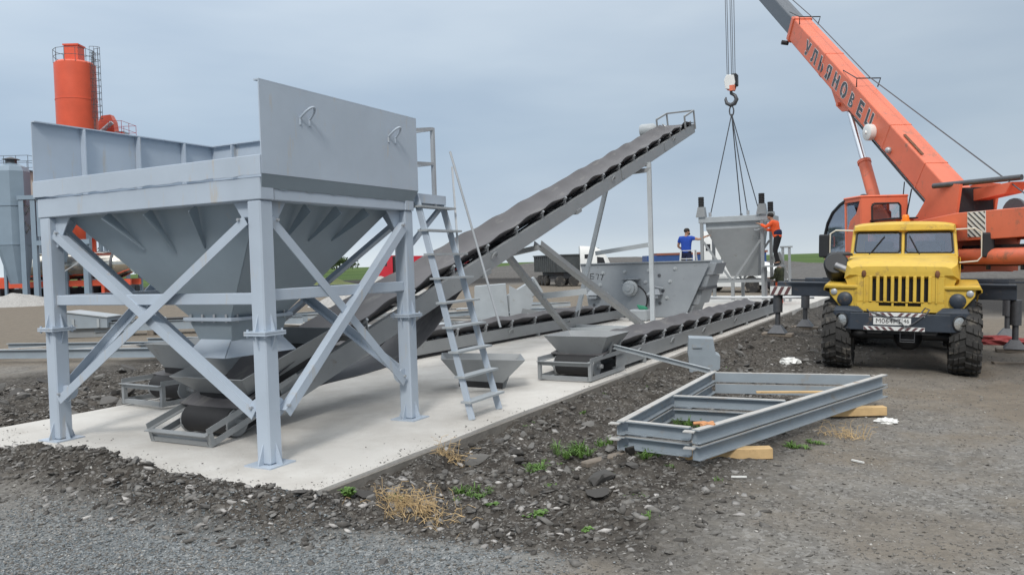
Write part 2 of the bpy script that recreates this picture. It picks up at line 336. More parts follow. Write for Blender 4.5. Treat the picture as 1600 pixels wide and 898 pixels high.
# soil kinds per vertex: (disturbed dark soil, blue crushed gravel, tan dirt, far ploughed / green field)
xx, yy = vs[:, 0], vs[:, 1]; rr = np.hypot(xx, yy)
w1 = fbm(xx, yy, .7, 4, 41); w2 = fbm(xx, yy, .05, 3, 51)
yb = np.interp(xx, BX, BY)
dark = np.clip(sst(-4.3, -3.95, xx)*(1-sst(-2.6, -.6, xx-.06*(yy-5)-.5*w1))*sst(4.2, 4.7, yy+.25*w1)*(1-sst(24, 32, yy)) + (1-sst(-9.7, -9.1, xx))*sst(-17, -14, xx)*sst(3.8, 4.6, yy)*(1-sst(12.5, 14.5, yy+w1))
    + np.exp(-((yy-(yb-.35))/.42)**2)*(1-sst(-3.9, -3.2, xx))*sst(-14, -11, xx), 0, 1)
blue = sst(.25, -.3, yy-(4.25+.12*(xx+4))+.55*w1)*sst(-7.2, -4.6, xx+.5*w1)*(1-sst(-2.6, -1.6, xx+.4*w1))
tan = np.clip(sst(17, 23, rr+3*w1)*(1-sst(75, 95, rr))*sst(-2, -8, xx) + .6*sst(7.0, 11, yy+w1*2.5)*sst(-1.9, -.6, xx+.3*w1)+.55*sst(.0, .5, w1)*sst(-1.5, -.2, xx), 0, 1)
th = np.arctan2(-xx, yy)                              # bearing from +y towards -x
far = sst(26, 30, rr+2*w1)*(1-sst(.1, .22, th)); far = np.clip(far+sst(78, 96, rr+6*w2), 0, 1)
green = sst(128, 140, rr+10*w2)
ca = gme.color_attributes.new('soil', 'FLOAT_COLOR', 'POINT')
ca.data.foreach_set('color', np.stack([dark, blue, tan, far], -1).astype(np.float32).ravel())
cb = gme.color_attributes.new('field', 'FLOAT_COLOR', 'POINT')
gg = np.stack([green, 0*green, 0*green, 1+0*green], -1); cb.data.foreach_set('color', gg.astype(np.float32).ravel())
def ground_mat():
    m, t, b = new_mat('earth_and_gravel'); N = t.nodes.new; L = t.links.new
    tc = N('ShaderNodeTexCoord'); at = N('ShaderNodeAttribute'); at.attribute_name = 'soil'; at2 = N('ShaderNodeAttribute'); at2.attribute_name = 'field'
    se = N('ShaderNodeSeparateColor'); L(at.outputs['Color'], se.inputs[0]); se2 = N('ShaderNodeSeparateColor'); L(at2.outputs['Color'], se2.inputs[0])
    def noise(s, d=6, r=.6):
        n = N('ShaderNodeTexNoise'); n.inputs['Scale'].default_value = s; n.inputs['Detail'].default_value = d; n.inputs['Roughness'].default_value = r; L(tc.outputs['Object'], n.inputs['Vector']); return n.outputs[0]
    def rng(v, a, b_, c=0, d=1):
        n = N('ShaderNodeMapRange'); n.inputs['From Min'].default_value = a; n.inputs['From Max'].default_value = b_; n.inputs['To Min'].default_value = c; n.inputs['To Max'].default_value = d; L(v, n.inputs['Value']); return n.outputs[0]
    def mix(f, a, c):
        n = N('ShaderNodeMix'); n.data_type = 'RGBA'
        L(f, n.inputs['Factor'])
        for s, v in ((6, a), (7, c)):
            if isinstance(v, tuple): n.inputs[s].default_value = (*v, 1)
            else: L(v, n.inputs[s])
        return n.outputs[2]
    vo = N('ShaderNodeTexVoronoi'); vo.inputs['Scale'].default_value = 34; L(tc.outputs['Object'], vo.inputs['Vector'])
    vs_ = N('ShaderNodeSeparateColor'); L(vo.outputs['Color'], vs_.inputs[0])
    big = noise(.55); mid = noise(4, 8, .7); fine = noise(60, 4, .7)
    base = mix(rng(big, .35, .65), (.135, .128, .118), (.190, .181, .168))
    base = mix(rng(mid, .42, .7), base, (.245, .23, .205))
    base = mix(rng(vs_.outputs[0], .55, 1.0, 0, .75), base, (.31, .30, .285))
    base = mix(rng(noise(.9), .48, .68, 0, .75), base, (.20, .168, .13)); base = mix(rng(noise(.35, 4), .5, .66, 0, .6), base, (.265, .255, .24))
    darks = mix(rng(mid, .35, .65), (.040, .036, .032), (.105, .095, .084)); darks = mix(rng(vs_.outputs[1], .7, 1, 0, .7), darks, (.205, .195, .18))
    bl = mix(rng(fine, .35, .65), (.155, .167, .172), (.25, .262, .265)); bl = mix(rng(vs_.outputs[2], .6, 1, 0, .8), bl, (.36, .37, .37))
    tn = mix(rng(mid, .35, .65), (.165, .143, .118), (.225, .193, .155))
    fr = mix(rng(noise(.08), .35, .65), (.036, .034, .033), (.058, .054, .051))
    gr = mix(rng(noise(.03), .4, .6), (.055, .098, .028), (.09, .135, .04))
    c = mix(se.outputs[2], base, tn); c = mix(se.outputs[1], c, bl); c = mix(rng(se.outputs[0], .15, .7), c, darks); c = mix(at.outputs['Alpha'], c, fr); c = mix(se2.outputs[0], c, gr)
    L(c, b.inputs['Base Color']); b.inputs['Roughness'].default_value = .92; b.inputs['Specular IOR Level'].default_value = .12
    h = N('ShaderNodeMath'); h.operation = 'ADD'; L(fine, h.inputs[0]); L(vo.outputs['Distance'], h.inputs[1])
    bu = N('ShaderNodeBump'); bu.inputs['Strength'].default_value = .55; bu.inputs['Distance'].default_value = .03; L(h.outputs[0], bu.inputs['Height']); L(bu.outputs[0], b.inputs['Normal'])
    return m
gme.materials.append(ground_mat()); ground = bpy.data.objects.new('ground', gme); reg(ground); props(ground, kind='structure')
def G(x, y): return float(gz(np.array([x]), np.array([y]))[0])
def PG(x, y):                                   # what lies under a thing here: slab or soil
    if PADL(y) < x < PADR(y) and np.interp(x, BX, BY) < y < PADY1: return PADZ
    return G(x, y)

# concrete slab
def concrete():
    m, t, b = new_mat('slab_concrete'); N = t.nodes.new; L = t.links.new
    tc = N('ShaderNodeTexCoord')
    def noise(s, d=6, r=.6):
        n = N('ShaderNodeTexNoise'); n.inputs['Scale'].default_value = s; n.inputs['Detail'].default_value = d; n.inputs['Roughness'].default_value = r; L(tc.outputs['Object'], n.inputs['Vector']); return n.outputs[0]
    r1 = N('ShaderNodeValToRGB'); r1.color_ramp.elements[0].position = .3; r1.color_ramp.elements[0].color = (.46, .435, .40, 1); r1.color_ramp.elements[1].position = .68; r1.color_ramp.elements[1].color = (.64, .625, .595, 1)
    L(noise(1.1, 9, .68), r1.inputs[0])
    r2 = N('ShaderNodeMapRange'); r2.inputs['From Min'].default_value = .56; r2.inputs['From Max'].default_value = .78; r2.inputs['To Max'].default_value = .85; L(noise(.55, 6, .65), r2.inputs['Value'])
    mx = N('ShaderNodeMix'); mx.data_type = 'RGBA'; L(r2.outputs[0], mx.inputs['Factor']); L(r1.outputs[0], mx.inputs[6]); mx.inputs[7].default_value = (.43, .40, .36, 1)
    r3 = N('ShaderNodeMapRange'); r3.inputs['From Min'].default_value = .62; r3.inputs['From Max'].default_value = .72; r3.inputs['To Max'].default_value = .45; L(noise(24, 5, .7), r3.inputs['Value'])
    mx2 = N('ShaderNodeMix'); mx2.data_type = 'RGBA'; L(r3.outputs[0], mx2.inputs['Factor']); L(mx.outputs[2], mx2.inputs[6]); mx2.inputs[7].default_value = (.40, .385, .36, 1)
    L(mx2.outputs[2], b.inputs['Base Color']); b.inputs['Roughness'].default_value = .88; b.inputs['Specular IOR Level'].default_value = .3
    bu = N('ShaderNodeBump'); bu.inputs['Strength'].default_value = .25; bu.inputs['Distance'].default_value = .02; L(noise(45, 5), bu.inputs['Height']); L(bu.outputs[0], b.inputs['Normal']); return m
mb = MB(); ys = [PADY0+i*(PADY1-PADY0)/40 for i in range(41)]
top = [V(PADR(y)+.012*math.sin(y*3.1)+.01*math.sin(y*7.7), y, PADZ) for y in ys]+[V(PADL(y)+.02*math.sin(y*2.3), y, PADZ) for y in reversed(ys) if y > 4.9]+[V(x_, float(np.interp(x_, BX, BY))-.3, PADZ) for x_ in np.linspace(-9.05, -4.5, 14)]
n = len(top); mb.add(top+[V(p.x, p.y, -.35) for p in top], [tuple(range(n))]+[(i, n+i, n+(i+1) % n, (i+1) % n) for i in range(n)])
pad = mb.build('concrete_pad', concrete(), origin=(-6.4, 4.05, .15)); props(pad, kind='structure')
mb = MB()                                        # weathered formwork board left along the slab's edge
for i in range(40):
    y0, y1 = ys[i], ys[i+1]-.004
    if y1 > 24: break
    mb.bar((PADR(y0)+.032, y0, .028), (PADR(y1)+.032, y1, .028), .026, .20)
board = mb.build('formwork_board', paint('form_board', (.20, .185, .165), .85, var=.25, scale=5, bump=.3), origin=(-4, 4.05, 0))
props(board, 'weathered formwork strip along the long edge of the concrete slab', 'board')

# loose stones: too many to count
def stones(name, pts, sizes, mat, sub=False):
    if sub:
        bm = bmesh.new(); bmesh.ops.create_icosphere(bm, subdivisions=1, radius=1); bv = np.array([v.co[:] for v in bm.verts]); bf = np.array([[v.index for v in f.verts] for f in bm.faces]); bm.free()
    else:
        bv = np.array([(1,0,0),(-1,0,0),(0,1,0),(0,-1,0),(0,0,1),(0,0,-1)], float); bf = np.array([(0,2,4),(2,1,4),(1,3,4),(3,0,4),(2,0,5),(1,2,5),(3,1,5),(0,3,5)])
    n = len(pts); k = len(bv); a = RNG.uniform(0, 6.28, n); c, s = np.cos(a), np.sin(a)
    v = bv[None]*(1+RNG.uniform(-.5, .45, (n, k, 1)))*np.stack([RNG.uniform(.8, 1.5, n), RNG.uniform(.5, 1.0, n), RNG.uniform(.25, .5, n)], -1)[:, None]
    tl = RNG.uniform(-.5, .5, n)[:, None]; v[..., 2] += v[..., 0]*tl
    x = v[..., 0]*c[:, None]-v[..., 1]*s[:, None]; y = v[..., 0]*s[:, None]+v[..., 1]*c[:, None]
    v = np.stack([x, y, v[..., 2]], -1)*sizes[:, None, None]+pts[:, None]
    f = (bf[None]+(np.arange(n)*k)[:, None, None]).reshape(-1, 3)
    me = np_mesh(name, v.reshape(-1, 3), f); col = me.color_attributes.new('tone', 'FLOAT_COLOR', 'POINT')
    tone = np.repeat(RNG.uniform(0, 1, n), k); col.data.foreach_set('color', np.stack([tone]*3+[np.ones_like(tone)], -1).astype(np.float32).ravel())
    me.materials.append(mat); o = bpy.data.objects.new(name, me); reg(o); return o
def stone_mat(name, cols):
    m, t, b = new_mat(name); N = t.nodes.new; at = N('ShaderNodeAttribute'); at.attribute_name = 'tone'; r = N('ShaderNodeValToRGB')
    el = r.color_ramp.elements; el[0].color = (*cols[0][1], 1); el[0].position = cols[0][0]; el[1].color = (*cols[-1][1], 1); el[1].position = cols[-1][0]
    for p, c in cols[1:-1]: q = el.new(p); q.color = (*c, 1)
    t.links.new(at.outputs['Fac'], r.inputs[0]); tc = N('ShaderNodeTexCoord'); n = N('ShaderNodeTexNoise'); n.inputs['Scale'].default_value = 40; t.links.new(tc.outputs['Object'], n.inputs['Vector'])
    mr = N('ShaderNodeMapRange'); mr.inputs['To Min'].default_value = .65; mr.inputs['To Max'].default_value = 1.35; t.links.new(n.outputs[0], mr.inputs['Value'])
    s = N('ShaderNodeVectorMath'); s.operation = 'SCALE'; t.links.new(r.outputs[0], s.inputs[0]); t.links.new(mr.outputs[0], s.inputs['Scale']); t.links.new(s.outputs[0], b.inputs['Base Color']); b.inputs['Roughness'].default_value = .9; b.inputs['Specular IOR Level'].default_value = .25; return m
def scatter(n, x0, x1, y0, y1, dens):
    x = RNG.uniform(x0, x1, n*4); u = RNG.uniform(0, 1, n*4); y = 1/(1/y0-u*(1/y0-1/y1))
    k = RNG.uniform(0, 1, n*4) < dens(x, y); x, y = x[k][:n], y[k][:n]
    yb_ = np.interp(x, BX, BY); ok = ~((x > PADL(y)-.02)*(x < PADR(y)+.06)*(y > yb_)*(y < PADY1)); return x[ok], y[ok]
def zone_dark(x, y):
    return np.clip(sst(-4.25, -4.0, x)*(1-sst(-2.6, -.7, x-.06*(y-5)))*sst(4.2, 4.8, y) + (1-sst(-9.4, -9.0, x))*sst(-15, -13, x)*sst(4.6, 5.4, y)*(1-sst(12, 15, y)) + np.exp(-((y-(np.interp(x, BX, BY)-.3))/.45)**2)*(1-sst(-3.8, -3.2, x)), 0, 1)
SM = stone_mat('grey_stone', [(0, (.05, .046, .042)), (.35, (.105, .099, .092)), (.75, (.175, .168, .158)), (.94, (.27, .26, .25)), (1, (.50, .48, .46))])
SGm = stone_mat('yard_stone', [(0, (.10, .094, .086)), (.4, (.165, .155, .142)), (.8, (.225, .213, .197)), (.96, (.30, .29, .27)), (1, (.50, .48, .45))])
SB = stone_mat('blue_stone', [(0, (.11, .13, .14)), (.5, (.19, .21, .225)), (.9, (.28, .30, .31)), (1, (.42, .43, .43))])
x, y = scatter(125000, -9, 5.8, 2.4, 17, lambda x, y: .55+.55*fbm(x, y, .6, 3, 77)); s = .005+.013*RNG.uniform(0, 1, len(x))**2.4
props(stones('gravel', np.stack([x, y, gz(x, y)+s*.1], -1), s, SGm), 'loose grey gravel strewn over the ground', 'gravel', kind='stuff')
x, y = scatter(26000, -7.2, -1.6, 2.4, 5.0, lambda x, y: sst(.25, -.3, y-(4.25+.12*(x+4)))*sst(-7.2, -4.6, x)*(1-sst(-2.6, -1.6, x))); s = .005+.009*RNG.uniform(0, 1, len(x))**2
props(stones('crushed_gravel', np.stack([x, y, gz(x, y)+s*.2], -1), s, SB), 'fine bluish crushed gravel spread before the slab', 'gravel', kind='stuff')
x, y = scatter(32000, -14, .3, 3.6, 26, zone_dark); s = .008+.036*RNG.uniform(0, 1, len(x))**4.2
props(stones('rubble', np.stack([x, y, gz(x, y)+s*.02], -1), s, SM, True), 'dark stony rubble in the loosened soil beside the slab', 'rubble', kind='stuff')

# crumbs of soil carried onto the slab along its edges
n = 650; y = 4.5+RNG.uniform(0, 1, n)**2*14; x = np.where(RNG.uniform(0, 1, n) < .5, PADR(y)-.02-RNG.exponential(.09, n), RNG.uniform(-8.9, -4.1, n)); far_ = RNG.uniform(0, 1, n) < .93
y = np.where((x < PADR(y)-.6) & far_, np.interp(x, BX, BY)-.05+RNG.exponential(.10, n), y); s = .003+.010*RNG.uniform(0, 1, n)**3
k = (x < PADR(y)-.02)*(x > PADL(y)+.02); x, y, s = x[k], y[k], s[k]
props(stones('soil_crumbs', np.stack([x, y, PADZ+s*.3], -1), s, SM), 'crumbs of soil and grit scattered on the concrete slab', 'grit', kind='stuff')
# ------------------------------------------------------------------ receiving hopper on four legs
X0, X1, Y0, Y1 = -7.81, -4.97, 4.98, 7.05        # leg centres
B, S_ = M['blue'], M['sheet']
hop = thing('receiving_hopper', 'blue-grey steel receiving hopper on four braced legs at the slab\'s corner', 'hopper', ((X0+X1)/2, (Y0+Y1)/2, PADZ))
LW = .15
def leg(x, y, sx, sy):
    mb = MB(); mb.box(x-LW/2, x+LW/2, y-LW/2, y+LW/2, PADZ+.014, 2.386)
    lg = mb.build('leg', B, hop, bevel=.012)
    mb = MB(); mb.box(x-.15, x+.15, y-.15, y+.15, PADZ, PADZ+.013)
    for a, b in ((1,0),(-1,0),(0,1),(0,-1)):
        mb.plate([(x+a*LW/2, y+b*LW/2, PADZ+.013), (x+a*.14, y+b*.14, PADZ+.013), (x+a*LW/2, y+b*LW/2, PADZ+.19)], .01)
    mb.build('foot_plate', B, lg)
    mb = MB()
    for z in (1.252, 1.272): mb.box(x-.122, x+.122, y-.122, y+.122, z, z+.016)
    for a, b in ((1,0),(-1,0),(0,1),(0,-1)):
        mb.plate([(x+a*LW/2, y+b*LW/2, 1.288), (x+a*.116, y+b*.116, 1.288), (x+a*LW/2, y+b*LW/2, 1.43)], .01)
        mb.plate([(x+a*LW/2, y+b*LW/2, 1.252), (x+a*.116, y+b*.116, 1.252), (x+a*LW/2, y+b*LW/2, 1.12)], .01)
        for q in (-.1, .1): mb.tube((x+a*.098+b*q, y+b*.098+a*q, 1.235), (x+a*.098+b*q, y+b*.098+a*q, 1.305), .010, 6)
    mb.build('splice_flange', B, lg)
    # gussets under the ring beam, reaching along both sides
    for a, b in ((sx, 0), (0, sy)):
        mb = MB(); t = LW/2
        mb.plate([(x+a*t, y+b*t, 2.386), (x+a*.30, y+b*.30, 2.386), (x+a*(t+.02), y+b*(t+.02), 2.09), (x+a*t, y+b*t, 2.09)], .012)
        mb.build('gusset', B, lg)
        mb = MB(); mb.lathe([(.0, -.008), (.085, -.008), (.085, .008), (0, .008)], Matrix.Translation((x+a*.11, y+b*.11, .62)) @ Matrix.Rotation(R(90), 4, 'X' if a else 'Y'), 16); mb.build('gusset', B, lg)
    return lg
leg(X0, Y0, 1, 1); leg(X1, Y0, -1, 1); leg(X1, Y1, -1, -1); leg(X0, Y1, 1, -1)
# ring beam and upper skirt
def rb(p0, p1, nm='ring_beam', w=.16, h=.19, z=2.482): return MB().bar((*p0, z), (*p1, z), w, h).build(nm, B, hop, bevel=.008)
rb((X0-.09, Y0), (X1+.09, Y0)); rb((X0-.09, Y1), (X1+.09, Y1)); rb((X1, Y0+.082), (X1, Y1-.082)); rb((X0, Y0+.082), (X0, Y1-.082))
def wavy(p0, p1, z0, z1, t, amp=.012, n=60):      # flange with the hand-cut lower edge
    p0, p1 = Vector(p0), Vector(p1); d = p1-p0; nr = Vector((-d.y, d.x, 0)).normalized()*t
    vs = []; fs = []
    for i in range(n+1):
        q = p0+d*(i/n); zz = z0+amp*math.sin(i*.8)+amp*.7*math.sin(i*1.7+1)
        vs += [V(q.x, q.y, zz), V(q.x, q.y, z1), V(q.x+nr.x, q.y+nr.y, z1), V(q.x+nr.x, q.y+nr.y, zz)]
    for i in range(n):
        b = i*4; fs += [(b, b+4, b+5, b+1), (b+1, b+5, b+6, b+2), (b+2, b+6, b+7, b+3), (b+3, b+7, b+4, b)]
    fs += [(0,1,2,3), (n*4+3, n*4+2, n*4+1, n*4)]; m = MB(); m.add(vs, fs); return m
OX = .12
wavy((X0-OX, Y0-.10, 0), (X1+OX, Y0-.10, 0), 2.592, 2.75, .012, .0035).build('front_skirt', B, hop)
mb = MB(); mb.plate([(X0-OX, Y0-.092, 2.752), (X1+OX, Y0-.092, 2.752), (X1+OX-.1, Y0+.1, 2.70), (X0-OX+.1, Y0+.1, 2.70)], .01); mb.build('skirt_lip', B, hop)
# the three high walls (open at the loading side)
def wall(pts, name='side_wall'): return MB().plate(pts, .012).build(name, B, hop)
xr, xl, yk, yf = X1+OX, X0-OX, Y1+OX, Y0-.085
wr = wall([(xr, yf, 2.60), (xr, yk, 2.60), (xr, yk, 3.365), (xr, yf, 3.365)])
wl = wall([(xl, yf, 2.60), (xl, yk, 2.60), (xl, yk, 3.345), (xl, yf, 3.345)])
wb = wall([(xl+.008, yk, 2.60), (xr-.008, yk, 2.60), (xr-.008, yk, 3.345), (xl+.008, yk, 3.345)])
for w, p0, p1 in ((wr, (xr-.025, yf, 3.372), (xr-.025, yk, 3.372)), (wl, (xl+.03, yf, 3.352), (xl+.03, yk, 3.352)), (wb, (xl+.07, yk-.03, 3.353), (xr-.07, yk-.03, 3.353))):
    MB().bar(p0, p1, .06, .012).build('rim', B, w)
for y in (yf+.52, yf+1.18, yf+1.8): MB().box(xl+.008, xl+.085, y-.006, y+.006, 2.62, 3.34).build('stiffener', B, wl)
for i in range(5):
    x = xl+.42+i*.58; MB().box(x-.006, x+.006, yk-.085, yk-.008, 2.62, 3.34).build('stiffener', B, wb)
for y in (yf+.6, yf+1.5): MB().box(xr-.085, xr-.008, y-.006, y+.006, 2.62, 3.36).build('stiffener', B, wr)
# sloping strips that lead the walls back to the ring beam
for sgn, xw, xb in ((1, xr, X1+.085), (-1, xl, X0-.085)):
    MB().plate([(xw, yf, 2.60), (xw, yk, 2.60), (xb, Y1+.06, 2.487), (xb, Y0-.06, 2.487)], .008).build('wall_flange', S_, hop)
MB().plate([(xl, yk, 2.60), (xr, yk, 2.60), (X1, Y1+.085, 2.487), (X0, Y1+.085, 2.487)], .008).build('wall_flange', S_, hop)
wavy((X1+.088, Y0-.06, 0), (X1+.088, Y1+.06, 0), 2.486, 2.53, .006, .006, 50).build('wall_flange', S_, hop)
# bin: inverted pyramid
tx0, tx1, ty0, ty1, tz = X0+.06, X1-.06, Y0+.06, Y1-.06, 2.46
bx0, bx1, by0, by1, bz = -6.62, -6.06, 5.63, 6.38, 1.345
T = [V(tx0, ty0, tz), V(tx1, ty0, tz), V(tx1, ty1, tz), V(tx0, ty1, tz)]; Bt = [V(bx0, by0, bz), V(bx1, by0, bz), V(bx1, by1, bz), V(bx0, by1, bz)]
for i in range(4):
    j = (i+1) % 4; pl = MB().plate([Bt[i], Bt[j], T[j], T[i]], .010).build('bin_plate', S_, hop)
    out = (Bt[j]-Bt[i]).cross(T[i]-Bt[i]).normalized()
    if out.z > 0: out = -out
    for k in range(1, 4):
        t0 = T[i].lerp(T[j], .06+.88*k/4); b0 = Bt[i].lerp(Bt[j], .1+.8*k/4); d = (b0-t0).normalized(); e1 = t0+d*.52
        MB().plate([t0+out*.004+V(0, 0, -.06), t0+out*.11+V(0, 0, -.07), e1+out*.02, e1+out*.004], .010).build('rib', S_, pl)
# outlet: flange, neck, spreading apron
def ring(x0, x1, y0, y1, z): return [V(x0, y0, z), V(x1, y0, z), V(x1, y1, z), V(x0, y1, z)]
mb = MB(); mb.loft([ring(bx0-.055, bx1+.055, by0-.055, by1+.055, z) for z in (1.31, 1.344)]); fl = mb.build('outlet_flange', B, hop, bevel=.004)
mb = MB()
for k in range(4):
    for (x, y) in ((bx0+.03+k*.165, by0-.03), (bx0+.03+k*.165, by1+.03), (bx0-.03, by0+.05+k*.215), (bx1+.03, by0+.05+k*.215)): mb.tube((x, y, 1.296), (x, y, 1.378), .012, 6)
props(mb.build('bolts', M['galv'], fl), kind='stuff')
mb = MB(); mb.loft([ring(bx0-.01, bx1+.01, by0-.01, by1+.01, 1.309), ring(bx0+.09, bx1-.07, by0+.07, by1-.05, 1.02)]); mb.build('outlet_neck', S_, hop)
mb = MB()
mb.plate([(bx0+.09, by0+.066, 1.14), (bx1-.07, by0+.066, 1.14), (bx1+.02, by0-.12, .955), (bx0+.02, by0-.12, .955)], .008)
mb.plate([(bx1-.066, by0+.07, 1.14), (bx1-.066, by1-.05, 1.14), (bx1+.13, by1, .955), (bx1+.03, by0-.118, .955)], .008)
mb.plate([(bx0+.086, by0+.07, 1.14), (bx0+.086, by1-.05, 1.14), (bx0-.0, by1, .94), (bx0+.02, by0-.11, .94)], .008)
mb.build('apron', B, hop)
# mid rails and crossed braces on each side
def rail(p0, p1): MB().bar(p0, p1, .07, .1).build('mid_rail', B, hop, bevel=.006)
rail((X0+.075, Y0, 1.56), (X1-.075, Y0, 1.56)); rail((X1, Y0+.075, 1.585), (X1, Y1-.075, 1.585)); rail((X0+.075, Y1, 1.56), (X1-.075, Y1, 1.56)); rail((X0, Y0+.075, 1.56), (X0, Y1-.075, 1.56))
def brace(p0, p1, off, side):
    p0, p1 = Vector(p0)+Vector(off), Vector(p1)+Vector(off); up = Vector(off).normalized()
    d = (p1-p0).normalized()
    br = MB().angle(p0-d*.03, p1+d*.03, .085, .01, 1, -1, up).build('brace', B, hop)
    for q in (p0+d*.02, p1-d*.02): MB().tube(q-up*.012, q+up*.022, .014, 6).build('bolt', M['galv'], br)
def cross(pA, pB, off):
    (xa, ya), (xb, yb) = pA, pB; dx, dy = xb-xa, yb-ya; L_ = math.hypot(dx, dy); ux, uy = dx/L_, dy/L_; g = .13
    brace((xa+ux*g, ya+uy*g, 2.24), (xb-ux*g, yb-uy*g, .62), off, 1)
    o2 = Vector(off)+Vector(off).normalized()*.05
    brace((xa+ux*g, ya+uy*g, .62), (xb-ux*g, yb-uy*g, 2.24), o2, 1)
cross((X0, Y0), (X1, Y0), (0, -.045, 0)); cross((X1, Y0), (X1, Y1), (.045, 0, 0)); cross((X0, Y1), (X1, Y1), (0, .045, 0)); cross((X0, Y0), (X0, Y1), (-.045, 0, 0))
# lifting loops on the right wall
for y in (5.43, 6.72):
    pts = [(xr+.006, y-.06, 3.06), (xr+.006, y-.06, 3.12)]+[(xr+.01+.10*math.sin(t*math.pi/10), y-.06*math.cos(t*math.pi/10), 3.12+.09*math.sin(t*math.pi/10)) for t in range(11)]+[(xr+.006, y+.06, 3.12), (xr+.006, y+.06, 3.06)]
    MB().path(pts, .011, 8).build('lifting_loop', M['blue'], wr, smooth=True)

# ------------------------------------------------------------------ access ladder with platform and rails
lad = thing('access_ladder', 'pale steel ladder with platform and rails leaning on the blue-grey hopper', 'ladder', (-4.3, 7.55, PADZ))
LB = M['lgrey']; LF = M['blue']
pb = [V(-4.28, 7.20, PADZ), V(-4.30, 7.84, PADZ)]; pt = [V(-4.93, 7.24, 2.58), V(-4.99, 7.84, 2.56)]
for a, b in zip(pb, pt): MB().bar(a, b, .03, .072, up=(1, 0, 0)).build('stile', LF, lad, bevel=.004)
for k in range(9):
    t = (k+.72)/9.25; a = pb[0].lerp(pt[0], t); b = pb[1].lerp(pt[1], t)
    MB().box(-.055, .075, a.y-.055, b.y+.055, -.011, .011, Matrix.Translation((a.x, 0, a.z))).build('rung', LB, lad)
pf = MB().box(-4.98, -4.93, 7.2, 7.86, 2.49, 2.59).box(-5.9, -4.982, 7.20, 7.86, 2.555, 2.575).box(-5.9, -4.982, 7.82, 7.862, 2.48, 2.553).build('platform', LF, lad)
MB().bar((-4.99, 7.8, 2.44), (-5.0, 7.13, 1.97), .045, .045).build('platform_brace', LF, lad)
mb = MB(); mb.bar((-4.97, 7.68, 2.44), (-4.97, 7.68, 3.36), .04, .04).bar((-4.97, 7.66, 3.345), (-4.97, 7.2, 3.27), .035, .035).bar((-4.97, 7.66, 2.95), (-4.97, 7.2, 2.92), .03, .03).bar((-5.8, 7.7, 2.575), (-5.8, 7.7, 3.36), .04, .04).bar((-4.99, 7.68, 3.345), (-5.8, 7.7, 3.345), .035, .035).bar((-4.99, 7.68, 2.95), (-5.8, 7.7, 2.95), .03, .03)
mb.build('guard_rail', M['galv'], lad)
mb = MB(); a, b = V(-4.97, 8.05, 3.13), V(-4.35, 8.02, 1.06); mb.tube(a, b, .014, 8)
mb.bar(V(-4.955, 8.06, 2.95), V(-4.80, 7.88, 1.95), .022, .022)
mb.build('hand_rail', M['galv'], lad)

